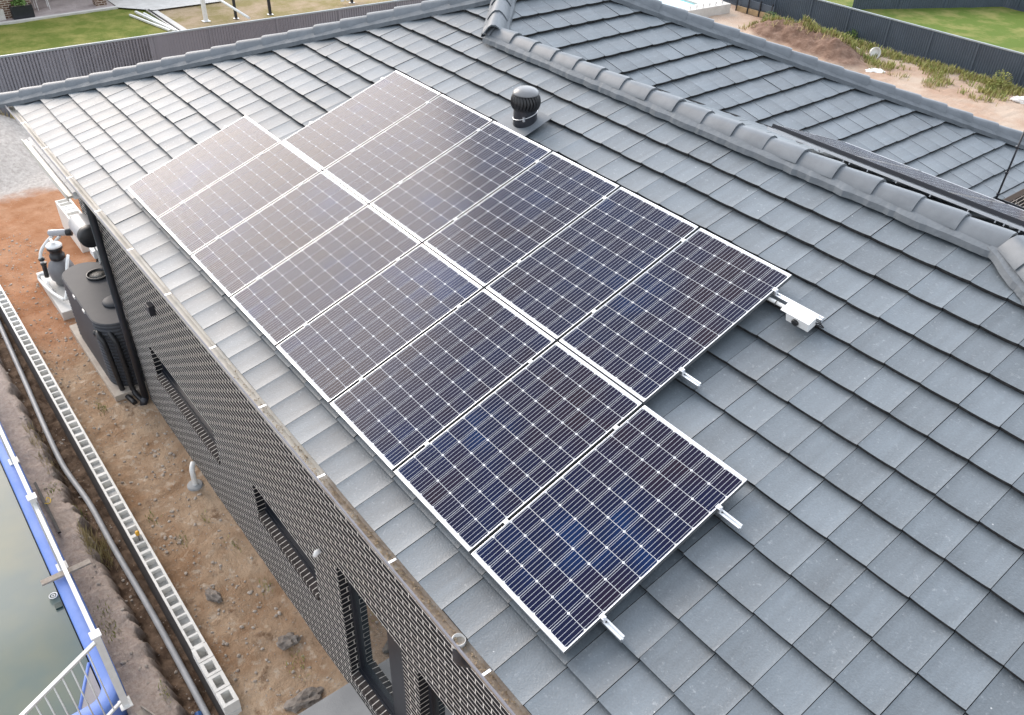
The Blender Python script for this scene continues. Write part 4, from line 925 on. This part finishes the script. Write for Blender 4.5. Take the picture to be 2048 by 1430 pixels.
vr_ = [[bm.verts.new(p) for p in r] for r in rows]
for a, b in zip(vr_, vr_[1:]):
    for i in range(len(sec) - 1):
        f = bm.faces.new((a[i], a[i + 1], b[i + 1], b[i])); f.smooth = True
bmesh.ops.recalc_face_normals(bm, faces=bm.faces)
obj('rim', bm, M['blue_liner'], pl)
bm = NB(); quad(bm, [(-16, -9, RZ - .9), (2.5, -9, RZ - .9), (2.5, -2.42, RZ - .9), (-16, -2.42, RZ - .9)]); obj('floor', bm, M['blue_liner'], pl)
bm = NB(); quad(bm, [(-16, -9, RZ - .16), (2.12, -9, RZ - .16), (2.12, -2.41, RZ - .16), (-16, -2.41, RZ - .16)]); struct('water', bm, pool_water())
# corner step seat just under the surface line
bm = NB(); quad(bm, [(1.46, -2.412, RZ - .11), (2.11, -2.412, RZ - .11), (2.11, -2.74, RZ - .11), (2.09, -2.74, RZ - .11)]); st_ = obj('step_seat', bm, mat('step_grey', (0.33, 0.31, 0.31), .7, noise_scale=3, noise_amt=.15), pl)
bm = NB()
tube(bm, [(1.43, -2.41, RZ - .115), (2.10, -2.735, RZ - .115)], .024, 8); obj('step_edge', bm, M['blue_liner'], st_)
# overflow box, skimmer step and loose bits
t = thing('skimmer_ring', 'clear round float ring on the murky pool water', 'ring', (-.07, -2.47, RZ - .15))
bm = NB(); bmesh.ops.create_circle(bm, segments=4, radius=.001)
tube(bm, [(-.07 + .055 * math.cos(a), -2.475 + .055 * math.sin(a), RZ - .145) for a in [R(q) for q in range(0, 361, 20)]], .009, 6, False); tube(bm, [(-.07 + .022 * math.cos(a), -2.475 + .022 * math.sin(a), RZ - .145) for a in [R(q) for q in range(0, 361, 30)]], .007, 6, False); obj('ring_body', bm, M['pvc'], t)
t = thing('pool_inlet', 'small dark green inlet plate at the pool wall', 'inlet', (.2, -2.46, RZ - .14)); bm = NB(); box(bm, (.17, -2.465, RZ - .14), (.11, .10, .03), None, 0, .006); obj('plate', bm, mat('dark_green', (.012, .045, .04), .5, noise_scale=5, noise_amt=.2), t)
t = thing('batten', 'pale batten lying across the blue pool rim under the fence', 'batten', (-.2, -2.2, -.15)); bm = NB(); box(bm, (-.19, -2.20, -.13), (.10, .70, .035), Matrix.Identity(4), 0, .004); obj('batten_board', bm, M['rock_pale'], t)
t = thing('steel_bar', 'dark steel bar lying on the bank beside the fence', 'bar', (-2.1, -2.06, -.5)); bm = NB(); box(bm, (0, 0, 0), (1.40, .045, .04), Matrix.Translation((-2.1, -2.055, -.45)) @ Matrix.Rotation(.01, 4, 'Z')); obj('bar_body', bm, M['tanking'], t)
bm = NB(); tube(bm, curve_pts([(-2.2, -2.03, -.40), (-2.28, -1.99, -.41), (-2.2, -1.96, -.42), (-2.12, -2.0, -.41), (-2.15, -2.06, -.40)]), .008, 6); obj('tie', bm, mat('yellow_tie', (.75, .5, .02), .5, noise_scale=5, noise_amt=.1), t)

# pool fence: two runs meeting at the near corner post
FZ, FH = RZ, 1.50
fn = thing('pool_fence', 'white pool fence with square capped posts along the blue rim', 'fence', (2.43, -2.21, FZ))
def post(x, y):
    bm = NB(); box(bm, (x, y, FZ + FH / 2), (.085, .085, FH)); o = obj('post', bm, M['pvc'], fn)
    bm = NB(); box(bm, (x, y, FZ + FH + .012), (.125, .125, .024), None, 0, .006); obj('post_cap', bm, M['white_plastic'], o)
    bm = NB(); box(bm, (x, y, FZ + .012), (.17, .15, .02), None, 0, .006); obj('base_flange', bm, M['pvc'], o)
post(2.43, -2.215); post(-.40, -2.215); post(-3.25, -2.215); post(-6.1, -2.215); post(-8.95, -2.215)
def run(a, b, nbal):
    a, b = Vector(a), Vector(b); d = b - a; L_ = d.length; Mx = Matrix.Translation(a) @ Matrix.Rotation(math.atan2(d.y, d.x), 4, 'Z')
    bm = NB(); box(bm, (L_ / 2, 0, FZ + FH - .10), (L_, .05, .035), Mx, 0, .005); obj('top_rail', bm, M['pvc'], fn)
    bm = NB(); box(bm, (L_ / 2, 0, FZ + .12), (L_, .04, .035), Mx, 0, .005); obj('bottom_rail', bm, M['pvc'], fn)
    for i in range(1, nbal):
        p = a + d * (i / nbal); bm = NB(); tube(bm, [(p.x, p.y, FZ + .13), (p.x, p.y, FZ + FH - .11)], .009, 8); obj('baluster', bm, M['pvc'], fn)
run((2.40, -2.215, 0), (-.36, -2.215, 0), 24); run((-.44, -2.215, 0), (-3.2, -2.215, 0), 24)
run((-3.3, -2.215, 0), (-6.05, -2.215, 0), 0); run((-6.15, -2.215, 0), (-8.9, -2.215, 0), 0)
run((2.45, -2.25, 0), (3.35, -4.05, 0), 16)
t = thing('gutter_offcut', 'short white channel offcut on the bank at the pool corner', 'channel', (2.62, -2.06, -.4)); bm = NB(); Mx = Matrix.Translation((2.72, -2.02, -.36)) @ Matrix.Rotation(.38, 4, 'Z')
box(bm, (0, -.05, 0), (.5, .012, .07), Mx); box(bm, (0, .05, 0), (.5, .012, .07), Mx); box(bm, (0, 0, -.03), (.5, .088, .012), Mx); obj('channel', bm, M['rock_pale'], t)

# ------------------------------------------------------------------ tank, pump gear and things along the wall
def stadium(x0, x1, y0, y1, n=14):
    r = (y1 - y0) / 2; cy = (y0 + y1) / 2; out = []
    for k in range(n + 1): a = -math.pi / 2 + math.pi * k / n; out.append((x1 - r + r * math.cos(a), cy + r * math.sin(a)))
    for k in range(n + 1): a = math.pi / 2 + math.pi * k / n; out.append((x0 + r + r * math.cos(a), cy + r * math.sin(a)))
    return out
t = thing('water_tank', 'black slimline rainwater tank with ribbed end and round inlet', 'water tank', (-5.4, .25, -.2))
TZ0, TZ1 = -.22, 1.22
base = stadium(-6.75, -4.15, -.175, .665); cxm, cym = -5.45, .245
bm = NB(); rings = []
nrib = 18
zl = [TZ0, TZ0 + .02]
levels = []
for k in range(nrib * 4 + 1):
    z = TZ0 + .03 + (TZ1 - TZ0 - .06) * k / (nrib * 4); levels.append((z, .018 * (1 if k % 4 in (1, 2) else 0)))
levels = [(TZ0, 0)] + levels + [(TZ1 - .015, .004), (TZ1, -.02)]
for z, dd in levels:
    ring = []
    for (x, y) in base:
        ribby = 1 if (x > -4.15 - .42 or x < -6.75 + .42) else 0
        nx, ny = x - (min(max(x, -6.33), -4.57)), y - cym; l = math.hypot(nx, ny) or 1
        o_ = (dd if ribby or z > TZ1 - .02 else 0); ring.append(bm.verts.new((x + nx / l * o_, y + ny / l * o_, z)))
    rings.append(ring)
for a, b in zip(rings, rings[1:]):
    for i in range(len(base)): bm.faces.new((a[i], a[(i + 1) % len(base)], b[(i + 1) % len(base)], b[i]))
top = bm.faces.new(rings[-1]); bm.faces.new(rings[0][::-1])
obj('tank_body', bm, M['tank'], t)
bm = NB(); lathe(bm, [(.215, 0), (.215, .045), (.185, .045), (.18, .012), (.01, .012)], (-6.05, .42, TZ1), 30); obj('inlet_ring', bm, M['black'], t)
bm = NB()
lathe(bm, [(.175, .014), (.01, .016)], (-6.05, .42, TZ1), 24)
obj('leaf_strainer', bm, mat('strainer_mesh', (.25, .24, .22), .7, noise_scale=60, col2=(.05, .05, .05), detail=1, thr=(.45, .55)), t)
bm = NB(); lathe(bm, [(.20, 0), (.21, .03), (.19, .055), (.10, .07), (.01, .075)], (-4.90, .36, TZ1), 28); obj('access_lid', bm, M['tank'], t)
for x, y in ((-5.55, -.185), (-4.95, -.187)):
    bm = NB(); box(bm, (x, y, TZ1 - .02), (.11, .02, .05)); obj('bracket', bm, M['white_plastic'], t)
def dp(pts, r, par, nm, m='black'):
    bm = NB(); tube(bm, curve_pts(pts, 6), r, 12); return obj(nm, bm, M[m], par)
dp([(-4.52, -.10, 1.02), (-4.32, -.16, 1.0), (-4.18, -.13, .86), (-4.17, -.10, .3), (-4.17, -.08, -.15), (-4.10, -.06, -.30), (-3.75, .00, -.32)], .050, t, 'overflow_pipe')
dp([(-4.50, .06, 1.10), (-4.20, .02, 1.02), (-4.08, .06, .80), (-4.08, .08, .2), (-4.07, .08, -.15), (-3.98, .10, -.30), (-3.72, .14, -.32)], .050, t, 'overflow_pipe')
bm = NB(); lathe(bm, [(.045, 0), (.075, .05), (.075, .09), (.06, .09)], (0, 0, 0), 18, M=Matrix.Translation((-4.40, -.12, 1.0)) @ Matrix.Rotation(R(-115), 4, 'Y') @ Matrix.Rotation(R(30), 4, 'X')); obj('overflow_mouth', bm, M['black'], t)
bm = NB(); bx(bm, -6.95, -4.02, -.265, .75, -.42, -.222, 0, .012); o = obj('concrete_slab', bm, mat('pad_concrete', (0.47, 0.42, 0.36), .85, noise_scale=4, col2=(.38, .32, .27), bump=.2, bump_scale=50)); tag(o, 'tan concrete slab under the black water tank', 'slab')
bm = NB(); bx(bm, -9.45, -7.42, -.26, .55, -.44, -.16, 0, .012); o = obj('concrete_slab', bm, M['concrete']); tag(o, 'pale concrete slab carrying the pool filter', 'slab')
# filter
fx, fy = -8.62, .17
t = thing('pool_filter', 'grey pool filter with white pipes on a pale slab', 'pool filter', (fx, fy, -.16))
bm = NB(); lathe(bm, [(.16, 0), (.20, .04), (.20, .10), (.255, .18), (.275, .30), (.265, .42), (.22, .54), (.14, .61), (.13, .63)], (fx, fy, -.16), 28); obj('filter_body', bm, mat('filter_grey', (.19, .19, .20), .38, noise_scale=4, noise_amt=.2), t)
bm = NB(); lathe(bm, [(.14, 0), (.16, .02), (.16, .10), (.13, .12), (.13, .24), (.16, .25), (.16, .31)], (fx, fy, .47), 24); obj('valve_body', bm, M['black'], t)
bm = NB(); lathe(bm, [(.16, 0), (.17, .02), (.15, .05), (.05, .06), (.05, .10), (.01, .10)], (fx, fy, .78), 22); box(bm, (fx - .08, fy, .86), (.22, .05, .05), None, 0, .01); obj('valve_top', bm, M['white_plastic'], t)
dp([(fx - .14, fy - .02, .60), (fx - .30, fy - .08, .60), (fx - .27, fy + .02, .68), (fx - .26, fy + .12, .78), (fx - .22, fy + .20, .86)], .036, t, 'pipe', 'pvc')
dp([(fx - .25, fy - .30, -.02), (fx - .25, fy - .28, .30)], .05, t, 'pipe', 'black')
dp([(fx - .26, fy - .28, .28), (fx - .27, fy - .30, .44), (fx - .36, fy - .22, .58), (fx - .40, fy - .06, .72), (fx - .34, fy + .08, .86)], .036, t, 'pipe', 'pvc')
dp([(fx - .30, fy - .30, .02), (fx - .30, fy - .42, .05), (fx - .22, fy - .46, -.04), (fx + .45, fy - .38, -.05), (fx + .90, fy - .26, -.05)], .036, t, 'pipe', 'pvc')
dp([(fx + .95, fy - .24, -.04), (fx + .74, fy - .10, .18), (fx + .42, fy + .08, .50), (fx + .20, fy + .18, .58)], .036, t, 'pipe', 'pvc')
dp([(fx - .28, fy - .34, -.15), (fx - .05, fy - .38, -.14), (fx + .25, fy - .34, -.15)], .05, t, 'pipe', 'pvc')
for z, y_ in ((.28, -.28), (.40, -.29)):
    bm = NB(); lathe(bm, [(.062, 0), (.066, .02), (.062, .06)], (fx - .26, fy + y_, z), 14); obj('union', bm, M['black'], t)
bm = NB(); lathe(bm, [(.04, 0), (.075, .03), (.075, .36), (.07, .38)], (0, 0, 0), 20, M=Matrix.Translation((fx - .40, fy + .02, .92)) @ Matrix.Rotation(R(60), 4, 'Z') @ Matrix.Rotation(R(90), 4, 'Y')); cell_ = obj('chlorinator_cell', bm, mat('cell_clear', (.42, .42, .44), .25, noise_scale=5, noise_amt=.2), t)
bm = NB(); lathe(bm, [(.08, 0), (.084, .02), (.084, .12), (.06, .13)], (0, 0, 0), 20, M=Matrix.Translation((fx - .40 + .38 * .5, fy + .02 + .38 * .866, .92)) @ Matrix.Rotation(R(60), 4, 'Z') @ Matrix.Rotation(R(90), 4, 'Y')); obj('cell_cap', bm, M['black'], cell_)
bm = NB(); lathe(bm, [(.11, 0), (.13, .02), (.13, .26), (.10, .30)], (0, 0, 0), 18, M=Matrix.Translation((fx + .35, fy + .22, .0)) @ Matrix.Rotation(R(90), 4, 'Y')); lathe(bm, [(.10, 0), (.10, .25), (.07, .27)], (fx + .28, fy + .2, -.05), 18); o = obj('pool_pump', bm, M['black']); tag(o, 'black pool pump tucked between the filter and the tank', 'pump')
# water heater, power box, loops of cable
t = thing('wall_heater', 'black cylinder unit with a pale top on the brick wall above the pump', 'heater', (-6.35, .55, 1.7))
bm = NB(); Mx = Matrix.Translation((-6.95, .52, 1.98)) @ Matrix.Rotation(R(90), 4, 'Y'); lathe(bm, [(.02, 0), (.20, .02), (.21, .06), (.21, .62), (.21, .63)], (0, 0, 0), 26, M=Mx); obj('shell', bm, mat('pale_shell', (.42, .42, .43), .35, noise_scale=4, noise_amt=.12), t)
bm = NB(); Mx = Matrix.Translation((-6.32, .52, 1.98)) @ Matrix.Rotation(R(90), 4, 'Y'); lathe(bm, [(.215, 0), (.218, .03), (.21, .16), (.19, .18), (.01, .185)], (0, 0, 0), 26, M=Mx); obj('end_cover', bm, M['black'], t)
bm = NB(); box(bm, (-6.5, .68, 1.98), (.5, .18, .06)); obj('wall_bracket', bm, M['dark_metal'], t)
dp([(-6.4, .55, 1.77), (-6.5, .6, 1.2), (-7.4, .45, .4), (-8.0, .3, .45)], .014, t, 'cable', 'pvc')
t = thing('power_box', 'white power outlet box low on the wall behind the tank', 'electrical box', (-7.25, .74, 1.1)); bm = NB(); box(bm, (-7.25, .70, 1.1), (.30, .14, .18), None, 0, .015); obj('box_body', bm, M['white_plastic'], t)
bm = NB(); tube(bm, curve_pts([(-7.2, .7, 1.0), (-7.3, .6, .5), (-7.4, .55, -.1)]), .018, 8); obj('cable', bm, M['black'], t)
# pale block bench stack near the wall's far end
t = thing('block_stack', 'low white hollow block wall standing by the far brick wall', 'wall', (-11.0, 1.1, GZ))
bm = NB(); hb = .36
bx(bm, -11.78, -10.14, .93, .965, GZ - .05, hb); bx(bm, -11.78, -10.14, 1.24, 1.275, GZ - .05, hb)
for k in range(9): bx(bm, -11.78 + k * .2, -11.78 + k * .2 + .035, .965, 1.24, GZ - .05, hb - .004)
bx(bm, -11.745, -10.16, .966, 1.239, GZ, hb - .12); bx(bm, -11.35, -11.0, .966, 1.239, GZ, hb - .02)
obj('blocks', bm, mat('limewash', (.74, .72, .68), .8, noise_scale=4, noise_amt=.1), t)
bm = NB(); box(bm, (-10.4, 1.55, .55), (1.3, .05, .10), None, 0, .01); o = obj('white_batten', bm, M['pvc']); tag(o, 'white batten beside the low white block wall', 'batten')
# pvc riser, concrete pad, stones
t = thing('pvc_riser', 'white elbow pipe rising from a round concrete collar by the brick wall', 'pipe', (-1.0, .08, GZ))
bm = NB(); tube(bm, curve_pts([(-1.0, .08, GZ - .05), (-1.0, .08, -.10), (-1.04, .10, .02), (-1.12, .16, .06)]), .045, 12); obj('elbow', bm, M['pvc'], t)
bm = NB(); lathe(bm, [(.13, -.1), (.13, .04), (.11, .05), (.01, .05)], (-1.0, .07, GZ), 18); obj('collar', bm, M['concrete_grey'], t)
bm = NB(); bx(bm, 3.93, 6.2, -.95, WALL_Y - .005, -.5, -.19, 0, .01); struct('path', bm, M['concrete_grey'])
rock('stone', 'dark oblong stone lying alone on the bare dirt', 'stone', (1.37, -.60, GZ + .02), (.17, .075, .06), M['rock'], 1, rot=.35)
rock('stone', 'grey flat stone near the brick wall and concrete pad', 'stone', (2.74, -.06, GZ + .02), (.17, .11, .06), M['rock'], 2, rot=1.2)
rock('stone', 'dark rubble clump at the edge of the concrete pad', 'stone', (3.72, -.30, GZ + .02), (.13, .26, .08), M['rock'], 3, rot=-.1)
rnd = random.Random(21); bm = NB()
for _ in range(3200):
    x = rnd.uniform(-12, 4.2); y = rnd.uniform(-1.0, .2) if rnd.random() < .8 else rnd.uniform(-2.05, -1.3)
    if -7 < x < -4 and y > -.25: continue
    s = .006 + .026 * rnd.random() ** 6; z = ground_h(x, y)
    r = bmesh.ops.create_icosphere(bm, subdivisions=1, radius=1); mm = Matrix.Translation((x, y, z + s * .2)) @ Matrix.Rotation(rnd.random() * 6, 4, 'Z') @ Matrix.Diagonal((s * rnd.uniform(.7, 1.6), s, s * .65, 1))
    for v in r['verts']: v.co *= rnd.uniform(.8, 1.15)
    bmesh.ops.transform(bm, matrix=mm, verts=r['verts'])
struct('pebbles', bm, M['rock_pale'], kind='stuff')
bm = NB()
for cx, cy, n, rr in ((-2.6, -1.86, 50, .16), (.9, -2.0, 70, .18), (.5, -1.98, 40, .2), (-.7, -.8, 30, .1), (0.0, -.55, 34, .12), (-4.0, -.55, 60, .14), (2.3, -1.75, 40, .1), (-.2, -.1, 24, .1), (.6, .05, 24, .12), (3.1, -.12, 50, .2), (-2.0, -1.62, 40, .16), (1.6, .1, 30, .14)):
    rnd = random.Random(int(cx * 100 + 999))
    for _ in range(n):
        x, y = rnd.gauss(cx, rr * .8), rnd.gauss(cy, rr * .35); blades(bm, x, x + .01, y, y + .01, None, 1, .07, rnd.randint(0, 9999), None, .006)
struct('weeds', bm, M['leaf_pale'], kind='stuff')
bm = NB(); blades(bm, -2.0, -.2, -1.80, -1.52, None, 520, .22, 31, lambda x, y: sstep(.5, .0, abs(x + 1.0)), .005); blades(bm, -4.6, -3.0, -1.85, -1.6, None, 160, .18, 32, None, .005); struct('dry_grass', bm, M['straw'], kind='stuff')
